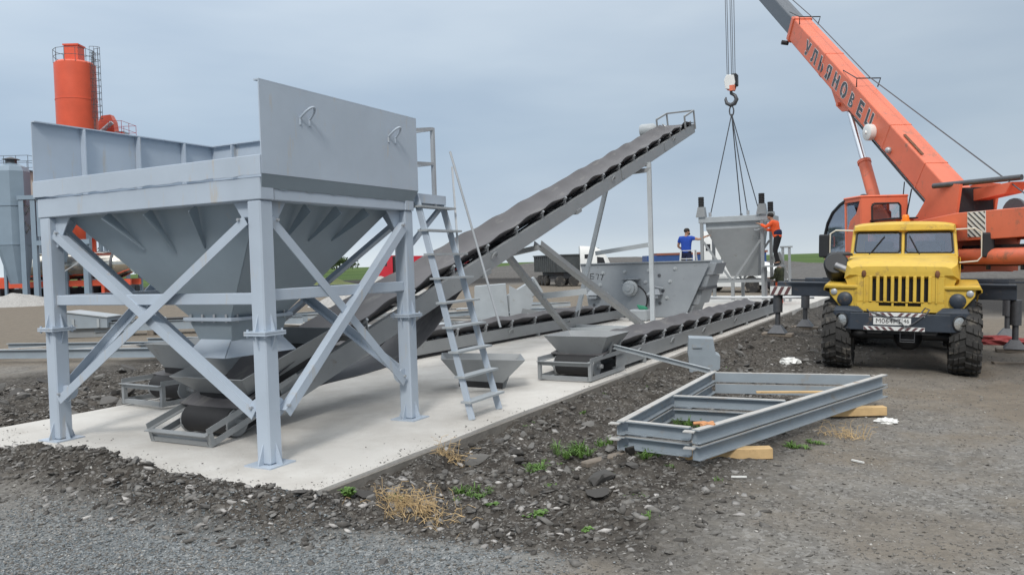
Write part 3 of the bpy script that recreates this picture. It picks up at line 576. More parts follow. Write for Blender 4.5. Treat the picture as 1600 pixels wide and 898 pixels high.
# ------------------------------------------------------------------ belt conveyors
def conveyor(name, label, p, yaw, pitch, L, W=.74, pitch_s=1.05, first=1.5, tail=1.0, sag=None, funnel=True, hooks=(), mat='grey', group=None, H=.22, curl=.05, feet=True, TH=None):
    TH = TH or H+.05
    rot = (Matrix.Rotation(yaw, 3, 'Z') @ Matrix.Rotation(pitch, 3, 'X'))
    root = thing(name, label, 'conveyor', p, rot=rot, group=group); m = M[mat]; h = W/2
    for s in (-1, 1): MB().chan((s*h, tail, 0-H/2), (s*h, L, -H/2), H, .075, .012, -s).build('side_channel', m, root, local=True)
    x0 = MB().box(-h+.014, h-.014, -.03, .03, -H+.03, -H+.09).build('cross_member', m, root, local=True); x0.matrix_local = Matrix.Translation((0, tail+.3, 0))
    k = 1
    while tail+.3+k*1.5 < L-.2: inst(x0, 'cross_member', root, Matrix.Translation((0, tail+.3+k*1.5, 0))); k += 1
    # tail frame with pulley
    mb = MB()
    for s in (-1, 1):
        for z in (-.02, -TH): mb.angle((s*(h+.03), -.02, z), (s*(h+.03), tail+.25, z), .06, .008, -s, 1)
        mb.bar((s*(h+.012), .01, -TH+.004), (s*(h+.012), .01, -.02), .045, .05)
    mb.angle((-h-.03, 0, -.014), (h+.03, 0, -.014), .06, .008, 1, -1); mb.bar((-h+.02, .01, -TH+.03), (h-.02, .01, -TH+.03), .05, .05)
    mb.build('tail_frame', m, root, local=True)
    py = .42; pr = .125
    mb = MB(); mb.lathe([(.0, -h+.09), (pr, -h+.09), (pr, h-.09), (0, h-.09)], Matrix.Translation((0, py, -.12)) @ Matrix.Rotation(R(90), 4, 'Y'), 24); pu = mb.build('tail_pulley', M['rubber'], root, smooth=True, local=True)
    for s in (-1, 1):
        mb = MB(); mb.lathe([(.0, 0), (pr+.012, 0), (pr+.012, .03), (.04, .035), (.03, .11), (0, .11)], Matrix.Translation((s*(h-.088), py, -.12)) @ Matrix.Rotation(s*R(90), 4, 'Y'), 20)
        mb.build('pulley_end', m, pu, smooth=True, local=True)
    # belt: troughed upper run with curled edges, sagging return run, wrapped round both pulleys
    ny = int((L-py)/.13); secs = []
    def prof(t):                                     # half widths and heights across the belt
        y = py+(L-.12-py)*t; ph = (y-first)/pitch_s; c = (1-math.cos(2*math.pi*ph))/2 if y > first-.2 else .3
        flat = min(1, max(0, (y-py)/.9))*min(1, max(0, (L-.1-y)/.8)); w0 = h*.40; ang = R(26+11*c)*flat+R(3); wl_ = h*.70
        zc = .03+.012*(1-c)*flat-.012*flat; dz = wl_*math.sin(ang); dx = wl_*math.cos(ang)
        z0 = zc-.005
        wob = .008*math.sin(y*2.3)+.006*math.sin(y*5.1+1)
        return y, [(-w0-dx, z0+dz+wob), (-w0-dx*.5, z0+dz*.45), (-w0, z0), (w0, z0), (w0+dx*.5, z0+dz*.45), (w0+dx, z0+dz-wob)]
    rings = []
    for i in range(ny+1):
        y, pr_ = prof(i/ny); rings.append([V(x, y, z+.006) for x, z in pr_]+[V(x, y, z-.006) for x, z in reversed(pr_)])
    mb = MB(); mb.loft(rings)
    rr = []
    for i in range(ny+1):
        y = py+(L-.12-py)*i/ny; z = -.245-.02*abs(math.sin((y-py)*math.pi/2.2))
        if sag and sag[0] < y < sag[1]: z -= sag[2]*math.sin((y-sag[0])/(sag[1]-sag[0])*math.pi)**1.3
        rr.append([V(-h*.8, y, z), V(h*.8, y, z), V(h*.8, y, z-.011), V(-h*.8, y, z-.011)])
    mb.loft(rr)
    for yc, sg in ((py, -1), (L-.12, 1)):
        ar = []
        for k in range(9):
            a = math.pi*k/8; q = (V(0, yc+sg*.138*math.sin(a), -.107+.138*math.cos(a)), V(0, yc+sg*.126*math.sin(a), -.107+.126*math.cos(a)))
            ar.append([q[0]+V(-h*.8, 0, 0), q[0]+V(h*.8, 0, 0), q[1]+V(h*.8, 0, 0), q[1]+V(-h*.8, 0, 0)])
        MB().loft(ar).build('belt_bend', M['rubber'], root, smooth=True, local=True)
    mb.build('belt', M['belt'], root, smooth=True, local=True)
    # idler stations
    st = MB()
    for s in (-1, 1):
        st.bar((s*(h-.02), 0, -.002), (s*(h-.05), 0, .005), .05, .05); st.bar((s*(h-.03), 0, 0), (s*(h+.012), -.03, .145), .035, .014, up=(0, 1, 0))
        st.tube((s*(h+.035), -.03, .145), (s*(h-.04), -.03, .10), .020, 8)
    st.bar((-h+.04, 0, -.06), (h-.04, 0, -.06), .045, .012); st.bar((-h*.36, 0, -.055), (-h*.36, 0, -.01), .03, .012); st.bar((h*.36, 0, -.055), (h*.36, 0, -.01), .03, .012)
    i0 = st.build('idler_bracket', M['galv'], root, local=True)
    ro = MB().tube((-h*.35, 0, -.035), (h*.35, 0, -.035), .04, 10); r0 = ro.build('idler_roller', M['steel'], root, smooth=True, local=True)
    ws = []
    for s in (-1, 1): ws.append(MB().tube((s*h*.42, -.03, -.035), (s*(h*.94), -.03, .085), .032, 10).build('idler_roller', M['steel'], root, smooth=True, local=True))
    y = first
    for o in [i0, r0]+ws: o.matrix_local = Matrix.Translation((0, y, 0))
    y += pitch_s
    while y < L-.35:
        for o, nm in ((i0, 'idler_bracket'), (r0, 'idler_roller'), (ws[0], 'idler_roller'), (ws[1], 'idler_roller')): inst(o, nm, root, Matrix.Translation((0, y, 0)))
        y += pitch_s
    MB().lathe([(0, -h+.09), (.125, -h+.09), (.125, h-.09), (0, h-.09)], Matrix.Translation((0, L-.12, -.12)) @ Matrix.Rotation(R(90), 4, 'Y'), 20).build('head_pulley', M['rubber'], root, smooth=True, local=True)
    for s, y in hooks:
        pts = [(s*(h+.012), y-.09*math.cos(t*math.pi/8), -.1+.075*math.sin(t*math.pi/8)) for t in range(9)]; pts = [(a+s*.03*math.sin(i*math.pi/8), b, c) for i, (a, b, c) in enumerate(pts)]
        MB().path(pts, .012, 6).build('lifting_hook', m, root, smooth=True, local=True)
    if feet:
        f0 = MB().box(-h-.02, -h+.06, -.03, .03, -H-.06, -H).box(h-.06, h+.02, -.03, .03, -H-.06, -H).build('foot', m, root, local=True); f0.matrix_local = Matrix.Translation((0, tail+1.2, 0))
        k = 1
        while tail+1.2+k*2.4 < L: inst(f0, 'foot', root, Matrix.Translation((0, tail+1.2+k*2.4, 0))); k += 1
    if funnel:
        (z0, z1), a, b, y0, y1 = funnel, h+.12, h-.05, .50, 1.12
        mb = MB(); t_ = [V(-a, y0-.12, z1), V(a, y0-.12, z1), V(a, y1+.1, z1), V(-a, y1+.1, z1)]; q = [V(-b, y0+.04, z0), V(b, y0+.04, z0), V(b, y1-.06, z0), V(-b, y1-.06, z0)]
        for i in range(4): j = (i+1) % 4; mb.plate([q[i], q[j], t_[j], t_[i]], .008)
        fn = mb.build('feed_funnel', m, root, local=True)
        mb = MB()
        for i in range(4): j = (i+1) % 4; mb.plate([q[i]*1.0+V(0, 0, .02), q[j]+V(0, 0, .02), q[j]*.97+V(0, .03, -.09), q[i]*.97+V(0, .03, -.09)], .010)
        mb.build('rubber_skirt', M['rubber'], fn, local=True)
        mb = MB()
        for s in (-1, 1):
            for y in (y1-.08, y1-.42): mb.bar((s*(h-.0), y, -.01), (s*(h+.05), y, .20), .04, .04)
        mb.build('funnel_post', m, fn, local=True)
    return root
# inclined conveyor under the hopper
PIT = math.atan(.298)
inc = conveyor('inclined_conveyor', 'long inclined belt conveyor rising from under the blue-grey hopper', (-6.385, 5.22, .30), 0, PIT, 18.98, W=.78, pitch_s=1.06, first=2.6, tail=1.0, sag=(1.5, 5.2, .40), funnel=False, hooks=((1, 5.9), (1, 11.6), (1, 16.6)), feet=False, H=.26, TH=.15)
def IP(x, y, z): return WM[inc.name] @ Vector((x, y, z))
h = .39
mb = MB(); t_ = [V(-h-.12, .45, .33), V(h+.12, .45, .33), V(h+.08, 1.9, .30), V(-h-.08, 1.9, .30)]; q = [V(-h+.05, .62, .08), V(h-.05, .62, .08), V(h-.05, 1.9, .08), V(-h+.05, 1.9, .08)]
for i in range(4): j = (i+1) % 4; mb.plate([q[i], q[j], t_[j], t_[i]], .008)
ff = mb.build('feed_funnel', M['grey'], inc, local=True)
mb = MB()
for i in range(4): j = (i+1) % 4; mb.plate([q[i]+V(0, 0, .02), q[j]+V(0, 0, .02), q[j]*.98+V(0, 0, -.07), q[i]*.98+V(0, 0, -.07)], .01)
mb.build('rubber_skirt', M['rubber'], ff, local=True)
# head frame, drive
mb = MB()
for s in (-1, 1): mb.bar((s*(h+.015), 18.98, -.16), (s*(h+.015), 18.98, .38), .04, .05); mb.bar((s*(h+.015), 17.9, .0), (s*(h+.015), 17.9, .36), .04, .05); mb.bar((s*(h+.015), 17.9, .36), (s*(h+.015), 18.98, .38), .04, .045)
mb.bar((-h, 18.98, .38), (h, 18.98, .38), .04, .045); mb.build('head_guard', M['grey'], inc, local=True)
mb = MB(); mb.lathe([(0, 0), (.17, .01), (.19, .08), (.18, .4), (.1, .5), (0, .5)], Matrix.Translation(Vector((-h-.62, 18.2, .05))) @ Matrix.Rotation(R(90), 4, 'Y'), 16); mb.build('drive_motor', M['lgrey'], inc, smooth=True, local=True)
for y in (5.6, 9.5, 14.2): MB().box(-h-.02, h+.02, y-.12, y+.12, -.30, -.225).build('splice_plate', M['grey'], inc, local=True)
for y in (12.3, 15.8): MB().box(h+.001, h+.012, y-.10, y+.10, -.21, -.01).build('web_joint', M['grey'], inc, local=True)
# its support trestle
N1, N2 = V(-5.58, 17.3, PADZ), V(-7.35, 16.9, PADZ)
def sup(p0, p1, w=.11, hh=.075, mat='lgrey', nm='support_post'): return MB().chan(p0, p1, w, hh, .01, 1, up=(1, 0, 0)).build(nm, M[mat], inc)
sup(N1+V(.06, .12, .02), V(-5.96, 18.8, 4.13), .1, .08); sup(V(-7.68, 17.9, PADZ), V(-6.82, 18.4, 3.95), .1, .08)
MB().bar((-6.82, 18.42, 3.86), (-5.9, 18.8, 3.95), .1, .1).build('support_head', M['grey'], inc)
MB().chan(N1+V(0, -.25, .075), V(-7.15, 16.35, PADZ+.075), .14, .07, .01).build('support_base', M['lgrey'], inc); MB().chan(N1+V(.02, .1, .05), V(-7.7, 17.8, PADZ+.05), .09, .06, .01).build('support_base', M['lgrey'], inc)
MB().chan((-5.80, 18.1, 2.12), (-7.17, 18.2, 1.96), .1, .06, .01).build('support_rail', M['lgrey'], inc)
MB().chan(N1+V(-.02, -.15, .05), V(-6.0, 12.5, 2.08), .15, .09, .012, up=(1, 0, 0)).build('support_brace', M['grey'], inc); MB().chan(V(-7.15, 16.35, PADZ+.02), V(-6.78, 12.75, 1.95), .13, .08, .012, up=(1, 0, 0)).build('support_brace', M['grey'], inc)
MB().bar((-6.03, 14.8, 1.18), (-6.95, 14.6, 1.10), .07, .12).build('support_rail', M['lgrey'], inc)
MB().bar((-6.8, 12.75, 1.93), (-5.97, 12.5, 2.05), .1, .08).build('support_head', M['grey'], inc)
conveyor('belt_conveyor', 'low belt conveyor with feed funnel lying along the slab\'s edge toward the crane truck', (-4.42, 9.95, PADZ+.285), -.0265, 0, 13.55, W=.74, pitch_s=.98, first=2.25, hooks=((1, 1.9), (1, 3.6), (1, 5.6), (1, 8.2)), mat='grey', funnel=(.03, .30))
conveyor('belt_conveyor', 'low belt conveyor lying behind the hopper and under the inclined conveyor', (-8.62, 6.55, PADZ+.30), -.062, -.002, 14.2, W=.74, pitch_s=1.0, first=2.3, hooks=((1, 8.2), (1, 10.8)), mat='grey', funnel=(.12, .44))

# ------------------------------------------------------------------ loose funnel on the slab
lf = thing('loose_funnel', 'loose grey sheet-steel funnel lying on the slab behind the ladder', 'funnel', (-5.28, 9.12, PADZ+.035), rot=Matrix.Rotation(.55, 3, 'Z') @ Matrix.Rotation(.10, 3, 'Y'))
a, b, z0, z1 = .54, .28, .08, .36
t_ = [V(-a, -.36, z1), V(a, -.36, z1+.05), V(a, .36, z1+.05), V(-a, .36, z1)]; q = [V(-b, -.22, z0), V(b, -.22, z0), V(b, .22, z0), V(-b, .22, z0)]
for i in range(4): j = (i+1) % 4; MB().plate([q[i], q[j], t_[j], t_[i]], .008).build('funnel_plate', M['grey'], lf, local=True)
mb = MB()
for i in range(4): j = (i+1) % 4; mb.plate([q[i]+V(0, 0, .02), q[j]+V(0, 0, .02), V(q[j].x, q[j].y, .0), V(q[i].x, q[i].y, .0)], .01)
mb.build('rubber_skirt', M['rubber'], lf, local=True)
MB().bar((b+.02, -.1, 0), (b+.07, -.1, .18), .03, .05).build('lug', M['grey'], lf, local=True)
# ------------------------------------------------------------------ mobile crane on a yellow bonneted truck
TR = Matrix.Rotation(.03, 3, 'Y')
ct = thing('crane_truck', 'yellow bonneted truck carrying an orange-red telescopic crane on its outriggers', 'crane truck', (-.41, 14.3, -.145), rot=TR)
M['reflector'] = paint('lamp_reflector', (.62, .63, .62), .18, metal=.75, var=.1, bump=.3, bscale=40); YL, NV, BK = M['yellow'], M['navy'], M['black']
def P(mb, name, mat, parent=ct, **k): return mb.build(name, mat, parent, local=True, **k)
# wheels
def make_wheel(x, y, sgn):
    r, w = .575, .42
    mw = Matrix.Translation((x, y, r)) @ Matrix.Rotation(R(90), 4, 'Y')
    pr = [(.27, -w*.40), (.33, -w*.44), (.46, -w*.5), (.525, -w*.47), (.545, -w*.40), (.548, 0), (.545, w*.40), (.525, w*.47), (.46, w*.5), (.33, w*.44), (.27, w*.40)]
    ty = P(MB().lathe(pr, mw, 40), 'wheel', M['tyre'], smooth=True)
    nl = 18; mb = MB()
    for i in range(nl):
        a = 2*math.pi*i/nl
        for s in (-1, 1):
            a2 = a+(math.pi/nl if s > 0 else 0)
            for k, (w0, w1, da, r1) in enumerate(((.0, .085, 0, .578), (.095, .155, .06, .575), (.165, .222, .10, .566))):
                m4 = mw @ Matrix.Rotation(a2+da, 4, 'Z')
                z0, z1 = s*w0, s*w1; rb_ = .535 if k < 2 else .47
                q = [V(rb_, -.052, z0), V(rb_, .052, z0), V(rb_, .052+.03, z1), V(rb_, -.052+.03, z1)]; t = [V(r1, -.042, z0), V(r1, .042, z0), V(r1-(.02 if k == 2 else 0), .042+.03, z1), V(r1-(.02 if k == 2 else 0), -.042+.03, z1)]
                mb.loft([[m4 @ v for v in q], [m4 @ v for v in t]])
    tl = P(mb, 'tread', M['tyre'], ty); tl['kind'] = 'stuff'
    P(MB().lathe([(0, -.02*sgn), (.10, -.02*sgn), (.12, .05*sgn), (.2, .06*sgn), (.27, .13*sgn), (.285, .15*sgn), (.27, -.1*sgn), (0, -.1*sgn)], mw, 24), 'rim', NV, ty, smooth=True)
    return ty
for yw in (0, 3.9, 5.2):
    for s in (-1, 1): make_wheel(s*.915, yw, s)
P(MB().tube((-.8, 0, .575), (.8, 0, .575), .07, 10).ball((.12, 0, .56), .22, 14), 'axle', BK, smooth=True)
for yw in (3.9, 5.2): P(MB().tube((-.8, yw, .575), (.8, yw, .575), .07, 10).ball((0, yw, .56), .22, 14), 'axle', BK, smooth=True)
for s in (-1, 1): P(MB().chan((s*.42, -.5, .86), (s*.42, 6.6, .86), .24, .08, .012, -s), 'chassis_rail', BK)
P(MB().box(-.40, .40, -.3, 1.2, .62, 1.0).box(-.3, .3, .2, .5, .5, .63), 'engine_sump', BK)
# bumper with canted ends
mb = MB(); pts = [(-.98, -.05), (-.98, -.40), (-.70, -.62), (.70, -.62), (.98, -.40), (.98, -.05), (.9, -.05), (.9, -.36), (.66, -.54), (-.66, -.54), (-.9, -.36), (-.9, -.05)]
mb.loft([[V(x, y, z) for x, y in pts] for z in (.70, .97)]); bp = P(mb, 'bumper', NV, bevel=.012, segs=2)
for s in (-1, 1):
    P(MB().loft([[V(s*.50, -.60, .972), V(s*.97, -.42, .972), V(s*.97, -.06, .972), V(s*.50, -.2, .972)], [V(s*.60, -.52, 1.06), V(s*.93, -.36, 1.06), V(s*.93, -.1, 1.06), V(s*.60, -.2, 1.06)]]), 'bumper_step', NV, bp, bevel=.01)
    nrm = V(s*.62, -.78, 0); c = V(s*.825, -.522, .835)
    mq = Matrix.Translation(c) @ nrm.to_track_quat('Z', 'Y').to_matrix().to_4x4()
    hl = P(MB().lathe([(.125, -.05), (.125, .012), (.112, .02), (.105, .005), (0, .0)], mq, 28), 'headlight', BK, bp, smooth=True)
    P(MB().lathe([(.104, .002), (.08, .010), (.04, .015), (0, .017)], mq, 24), 'lens', M['reflector'], bp, smooth=True)
# number plate, striped boards (separate slanted bars of white on a dark board)
M['stripe'] = paint('stripe_maroon', (.12, .055, .06), .6, var=.15); M['ink'] = paint('plate_ink', (.02, .02, .02), .6, var=0)
def clip_rect(pts, x0, x1, y0, y1):
    for ax, lim, sg in ((0, x0, 1), (0, x1, -1), (1, y0, 1), (1, y1, -1)):
        out = []
        for i in range(len(pts)):
            p, q = pts[i], pts[(i+1) % len(pts)]; dp, dq = sg*(p[ax]-lim), sg*(q[ax]-lim)
            if dp >= 0: out.append(p)
            if dp*dq < 0: t = dp/(dp-dq); out.append((p[0]+(q[0]-p[0])*t, p[1]+(q[1]-p[1])*t))
        pts = out
        if len(pts) < 3: return []
    return pts
def stripes(x0, x1, y, z0, z1, n, parent, half=True, lean=.5, mt='stripe', split=False):
    b = P(MB().box(x0, x1, y-.006, y, z0, z1), 'striped_board', M['white'], parent)
    w = (x1-x0)/n; hh = z1-z0-.01
    for i in range(-1, n+1):
        a = x0+w*(i+.08); l = lean*hh*(-1 if split and i < n/2 else 1)
        q = clip_rect([(a, z0+.005), (a+w*.5, z0+.005), (a+w*.5+l, z1-.005), (a+l, z1-.005)], x0+.003, x1-.003, z0+.003, z1-.003)
        if q: P(MB().plate([V(u_, y-.0085, v_) for u_, v_ in q], .004), 'stripe', M[mt], b)
    return b
stripes(-.42, .36, -.625, .925, .985, 8, bp, split=True, lean=1.0); stripes(-.50, .36, -.625, .705, .765, 9, bp, split=True, lean=1.0)
pl = P(MB().box(-.36, .17, -.632, -.625, .792, .905), 'number_plate', M['white'], bp)
def text(body, size, m4, mat, parent, name='lettering', ext=.002, off=0, space=1.0):
    cu = bpy.data.curves.new(name, 'FONT'); cu.body = body; cu.size = size; cu.extrude = ext; cu.offset = off; cu.align_x = 'CENTER'; cu.align_y = 'CENTER'; cu.space_character = space
    to = bpy.data.objects.new(name, cu); COL.objects.link(to); dg = bpy.context.evaluated_depsgraph_get(); dg.update()
    me = bpy.data.meshes.new_from_object(to.evaluated_get(dg)); bpy.data.objects.remove(to); me.transform(m4); me.materials.clear(); me.materials.append(mat)
    o = bpy.data.objects.new(name, me); return reg(o, parent)
F_front = Matrix(((1,0,0,0),(0,0,-1,0),(0,1,0,0),(0,0,0,1)))                     # text lying in XZ, read from -y
text('M064PT', .105, Matrix.Translation((-.145, -.634, .847)) @ F_front, M['ink'], pl, space=1.05, ext=.001); text('46', .085, Matrix.Translation((.105, -.634, .855)) @ F_front, M['ink'], pl, ext=.001)
P(MB().box(.045, .05, -.6345, -.632, .80, .9), 'plate_line', M['ink'], pl)
P(MB().path([(-.46, -.56, 1.02), (-.42, -.63, .99), (-.2, -.655, .93), (0, -.66, .86), (.1, -.66, .76), (.22, -.66, .84), (.36, -.65, .96), (.42, -.6, 1.04), (.36, -.52, 1.06), (.3, -.6, .98)], .011, 6), 'tow_cable', M['dsteel'], bp, smooth=True)
P(MB().path([(.02, -.58, .70), (.02, -.58, .53), (.22, -.58, .53), (.22, -.58, .70)], .008, 6).bar((.02, -.58, .565), (.22, -.58, .565), .012, .012), 'step_hoop', M['dsteel'], bp)
for s in (-.35, .42): P(MB().tube((s-.1, -.45, .66), (s+.1, -.45, .66), .03, 8).bar((s-.1, -.45, .66), (s-.1, -.45, .72), .03, .03).bar((s+.1, -.45, .66), (s+.1, -.45, .72), .03, .03), 'tow_hook', M['dsteel'], bp)
# front fenders: flat tops, drop panels with capped lights
for s in (-1, 1):
    f = P(MB().loft([[V(s*x, y, z) for x, y, z in ring_] for ring_ in ([(.58, -.40, 1.34), (1.12, -.40, 1.34), (1.14, .95, 1.40), (.58, .95, 1.40)], [(.58, -.40, 1.40), (1.10, -.42, 1.395), (1.12, .95, 1.46), (.58, .95, 1.46)])]), 'fender', YL, bevel=.02, segs=2)
    P(MB().plate([(s*.50, -.345, 1.345), (s*1.04, -.345, 1.345), (s*1.03, -.345, 1.24), (s*.86, -.345, 1.02), (s*.50, -.345, .99)], .03), 'fender_panel', YL, f, bevel=.008)
    P(MB().plate([(s*1.12, -.30, 1.34), (s*1.12, .9, 1.40), (s*1.12, .9, 1.1), (s*1.125, .62, 1.22), (s*1.125, -.28, 1.30)], .02), 'fender_side', YL, f)
    P(MB().box(s*.98-.06, s*.98+.06, -.25, .9, .95, 1.338), 'inner_wing', BK, f)
    mq = Matrix.Translation((s*.80, -.365, 1.17)) @ Matrix.Rotation(R(90), 4, 'X')
    P(MB().lathe([(.115, -.01), (.115, .035), (.1, .05), (.05, .068), (0, .072)], mq, 28), 'lamp_cover', NV, f, smooth=True)
    mq = Matrix.Translation((s*.965, -.365, 1.285)) @ Matrix.Rotation(R(90), 4, 'X')
    P(MB().lathe([(.05, -.01), (.05, .02), (.04, .028), (0, .03)], mq, 20), 'marker_lamp', M['galv'], f, smooth=True)
# radiator front: bars between eight slots
gl_ = P(MB().box(-.5, .5, -.30, -.28, 1.02, 1.60), 'radiator', BK)
gy_, z0, z1 = -.40, 1.14, 1.535
mb = MB(); mb.box(-.62, .62, gy_, -.31, z1, 1.66); mb.box(-.62, .62, gy_, -.31, 1.125, z0); mb.box(-.62, -.42, gy_, -.31, z0, z1); mb.box(.42, .62, gy_, -.31, z0, z1)
fp = P(mb, 'front_panel', YL, bevel=.008)
sw = .84/8
for i in range(9):
    x = -.42+i*sw; P(MB().box(x-.024, x+.024, gy_-.018, -.315, z0-.01, z1+.01), 'grille_bar', YL, fp, bevel=.008)
P(MB().box(-.62, .62, gy_, -.31, .985, 1.07).box(-.62, -.30, gy_, -.31, 1.07, 1.125).box(.30, .62, gy_, -.31, 1.07, 1.125).box(-.115, -.085, gy_, -.31, 1.07, 1.125).box(.085, .115, gy_, -.31, 1.07, 1.125), 'lower_panel', YL, fp)
for s in (-1, 1): P(MB().box(s*.51-.012, s*.51+.012, gy_-.02, gy_-.002, z0-.02, z1+.04), 'panel_ridge', YL, fp, bevel=.005); P(MB().ball((s*.52, gy_-.015, 1.58), .035, 10, (1, .8, 1.8)), 'hood_latch', M['rust'], fp, smooth=True)
# bonnet: rises and widens to the windscreen
def hring(y, hw, zs, zt, crown):
    n = 12; return [V(-hw, y, zs)]+[V(-hw*.985*math.cos(math.pi*i/n), y, zt-.10+crown*math.sin(math.pi*i/n)**.7+.10*min(1, 3*math.sin(math.pi*i/n))) for i in range(1, n)]+[V(hw, y, zs)]
mb = MB(); mb.loft([hring(-.405, .60, 1.60, 1.645, .0), hring(-.40, .74, 1.56, 1.68, .02), hring(-.30, .82, 1.50, 1.73, .03), hring(.1, .85, 1.48, 1.78, .035), hring(.6, .86, 1.48, 1.83, .03), hring(1.0, .87, 1.48, 1.865, .015)])
hd = P(mb, 'bonnet', YL, smooth=True)
P(MB().bar((-.26, -.20, 1.765), (-.34, .75, 1.865), .025, .02).bar((.26, -.20, 1.765), (.34, .75, 1.865), .025, .02), 'bonnet_crease', YL, hd, bevel=.006)
for s in (-1, 1): P(MB().plate([(s*.62, -.38, 1.0), (s*.66, .95, 1.0), (s*.82, .95, 1.5), (s*.80, -.30, 1.52), (s*.62, -.38, 1.62)], .02), 'engine_side', YL, hd)
# cab: floor box, pillars, roof, panes
CY0, CY1, ZB, ZT = 1.02, 2.25, 1.86, 2.30
cb = P(MB().loft([[V(-.86, CY0, .95), V(.86, CY0, .95), V(.87, CY1, .95), V(-.87, CY1, .95)], [V(-.84, CY0, 1.845), V(.84, CY0, 1.845), V(.86, CY1, 1.845), V(-.86, CY1, 1.845)]]), 'cab_body', YL, bevel=.03, segs=2)
def post(x, y, x2, y2, w=.055, d=.06): return P(MB().loft([[V(x-w/2, y, ZB-.03), V(x+w/2, y, ZB-.03), V(x+w/2, y+d, ZB-.03), V(x-w/2, y+d, ZB-.03)], [V(x2-w/2, y2, ZT+.02), V(x2+w/2, y2, ZT+.02), V(x2+w/2, y2+d, ZT+.02), V(x2-w/2, y2+d, ZT+.02)]]), 'pillar', YL, cb, bevel=.012)
for s in (-1, 1): post(s*.815, CY0, s*.775, CY0+.12); post(s*.83, CY1-.07, s*.79, CY1-.07, d=.065)
post(0, CY0-.005, 0, CY0+.115, .05, .04)
P(MB().box(-.80, .80, CY0-.012, CY0+.05, ZB-.02, ZB+.035), 'windscreen_sill', YL, cb, bevel=.012); P(MB().box(-.78, .78, CY0+.10, CY0+.17, ZT-.02, ZT+.04), 'windscreen_header', YL, cb, bevel=.012)
for s in (-1, 1):
    xa, xb, xc, xd = .03, .785, .03, .75
    P(MB().plate([(s*xa, CY0+.028, ZB+.03), (s*xb, CY0+.028, ZB+.03), (s*xd, CY0+.128, ZT-.015), (s*xc, CY0+.128, ZT-.015)], .006), 'windscreen_pane', M['glass'], cb)
    pts = [V(s*.045, CY0+.012, ZB+.05), V(s*.765, CY0+.012, ZB+.05), V(s*.735, CY0+.112, ZT-.03), V(s*.045, CY0+.112, ZT-.03)]
    P(MB().path([pts[0].lerp(pts[1], t) for t in (.05, .5, .95)]+[pts[1].lerp(pts[2], t) for t in (.1, .5, .9)]+[pts[2].lerp(pts[3], t) for t in (.05, .5, .95)]+[pts[3].lerp(pts[0], t) for t in (.1, .5, .9)], .014, 6, True), 'window_gasket', M['rubber'], cb)
    P(MB().bar((s*.42-.14, CY0-.02, ZB-.02), (s*.42+(.13 if s < 0 else -.32), CY0+.07, ZT-.10), .016, .012), 'wiper', BK, cb)
    P(MB().plate([(s*.845, CY0+.1, ZB), (s*.855, CY1-.09, ZB), (s*.815, CY1-.09, ZT), (s*.80, CY0+.2, ZT)], .006), 'side_window', M['glass'], cb)
    P(MB().box(s*.872-.008, s*.872+.008, CY0+.06, CY1-.05, 1.0, 1.83), 'door', YL, cb, bevel=.006)
rings = []
for y, hw, zt, zl in ((CY0+.02, .70, 2.335, 2.30), (CY0+.03, .78, 2.40, 2.29), (CY0+.25, .815, 2.455, 2.30), (CY0+.8, .835, 2.475, 2.30), (CY1-.05, .82, 2.45, 2.30), (CY1+.02, .78, 2.38, 2.30)):
    n = 14; rings.append([V(-hw*math.cos(math.pi*i/n), y, zl+(zt-zl)*math.sin(math.pi*i/n)**.35) for i in range(n+1)])
P(MB().loft(rings), 'cab_roof', YL, cb, smooth=True)
P(MB().box(-.8, .8, CY1-.05, CY1, 1.85, 1.98).box(-.8, -.62, CY1-.05, CY1, 1.98, 2.29).box(.62, .8, CY1-.05, CY1, 1.98, 2.29).box(-.62, .62, CY1-.05, CY1, 2.25, 2.29), 'cab_back', YL, cb)
P(MB().plate([(-.61, CY1-.025, 1.98), (.61, CY1-.025, 1.98), (.61, CY1-.025, 2.25), (-.61, CY1-.025, 2.25)], .006), 'rear_window', M['glass'], cb)
for x in (-.42, .42): P(MB().box(x-.24, x+.24, CY1-.35, CY1-.2, 1.4, 2.12), 'seat', M['interior'], cb, bevel=.04, segs=2)
P(MB().lathe([(.19, -.012), (.215, 0), (.19, .012), (.17, 0)], Matrix.Translation((.42, CY0+.42, 1.94)) @ Matrix.Rotation(R(-55), 4, 'X'), 24, closed=True), 'steering_wheel', BK, cb, smooth=True)
P(MB().lathe([(.0, 0), (.075, 0), (.075, .03), (.06, .035), (.06, .09), (.045, .12), (0, .125)], Matrix.Translation((.02, CY0+.7, 2.47)), 16), 'beacon', M['orange'], cb, smooth=True)
for s in (-1, 1):                                      # mirrors on bent tubes
    P(MB().path([(s*.80, CY0+.05, 2.30), (s*1.08, CY0-.02, 2.31), (s*1.17, CY0-.03, 2.25), (s*1.18, CY0-.03, 1.85), (s*1.12, CY0-.03, 1.77), (s*.86, CY0+.05, 1.74)], .013, 8), 'mirror_arm', M['cream'], cb, smooth=True)
    P(MB().box(s*1.27-.09, s*1.27+.09, CY0-.06, CY0+.02, 1.83, 2.24), 'mirror', BK, cb, bevel=.03, segs=3)
# air filter with intake pipe and cap
P(MB().lathe([(0, -.25), (.17, -.25), (.2, -.2), (.2, .2), (.17, .24), (0, .24)], Matrix.Translation((-.98, .25, 1.66)) @ Matrix.Rotation(R(70), 4, 'X'), 24).lathe([(0, 0), (.2, 0), (.2, .035), (.13, .07), (0, .07)], Matrix.Translation((-.94, .30, 1.86)), 20), 'air_filter', BK, smooth=True)
P(MB().path([(-.98, -.0, 1.70), (-.88, -.03, 1.66), (-.74, -.06, 1.60), (-.66, -.08, 1.58)], .062, 12), 'intake_pipe', M['steel'], smooth=True)
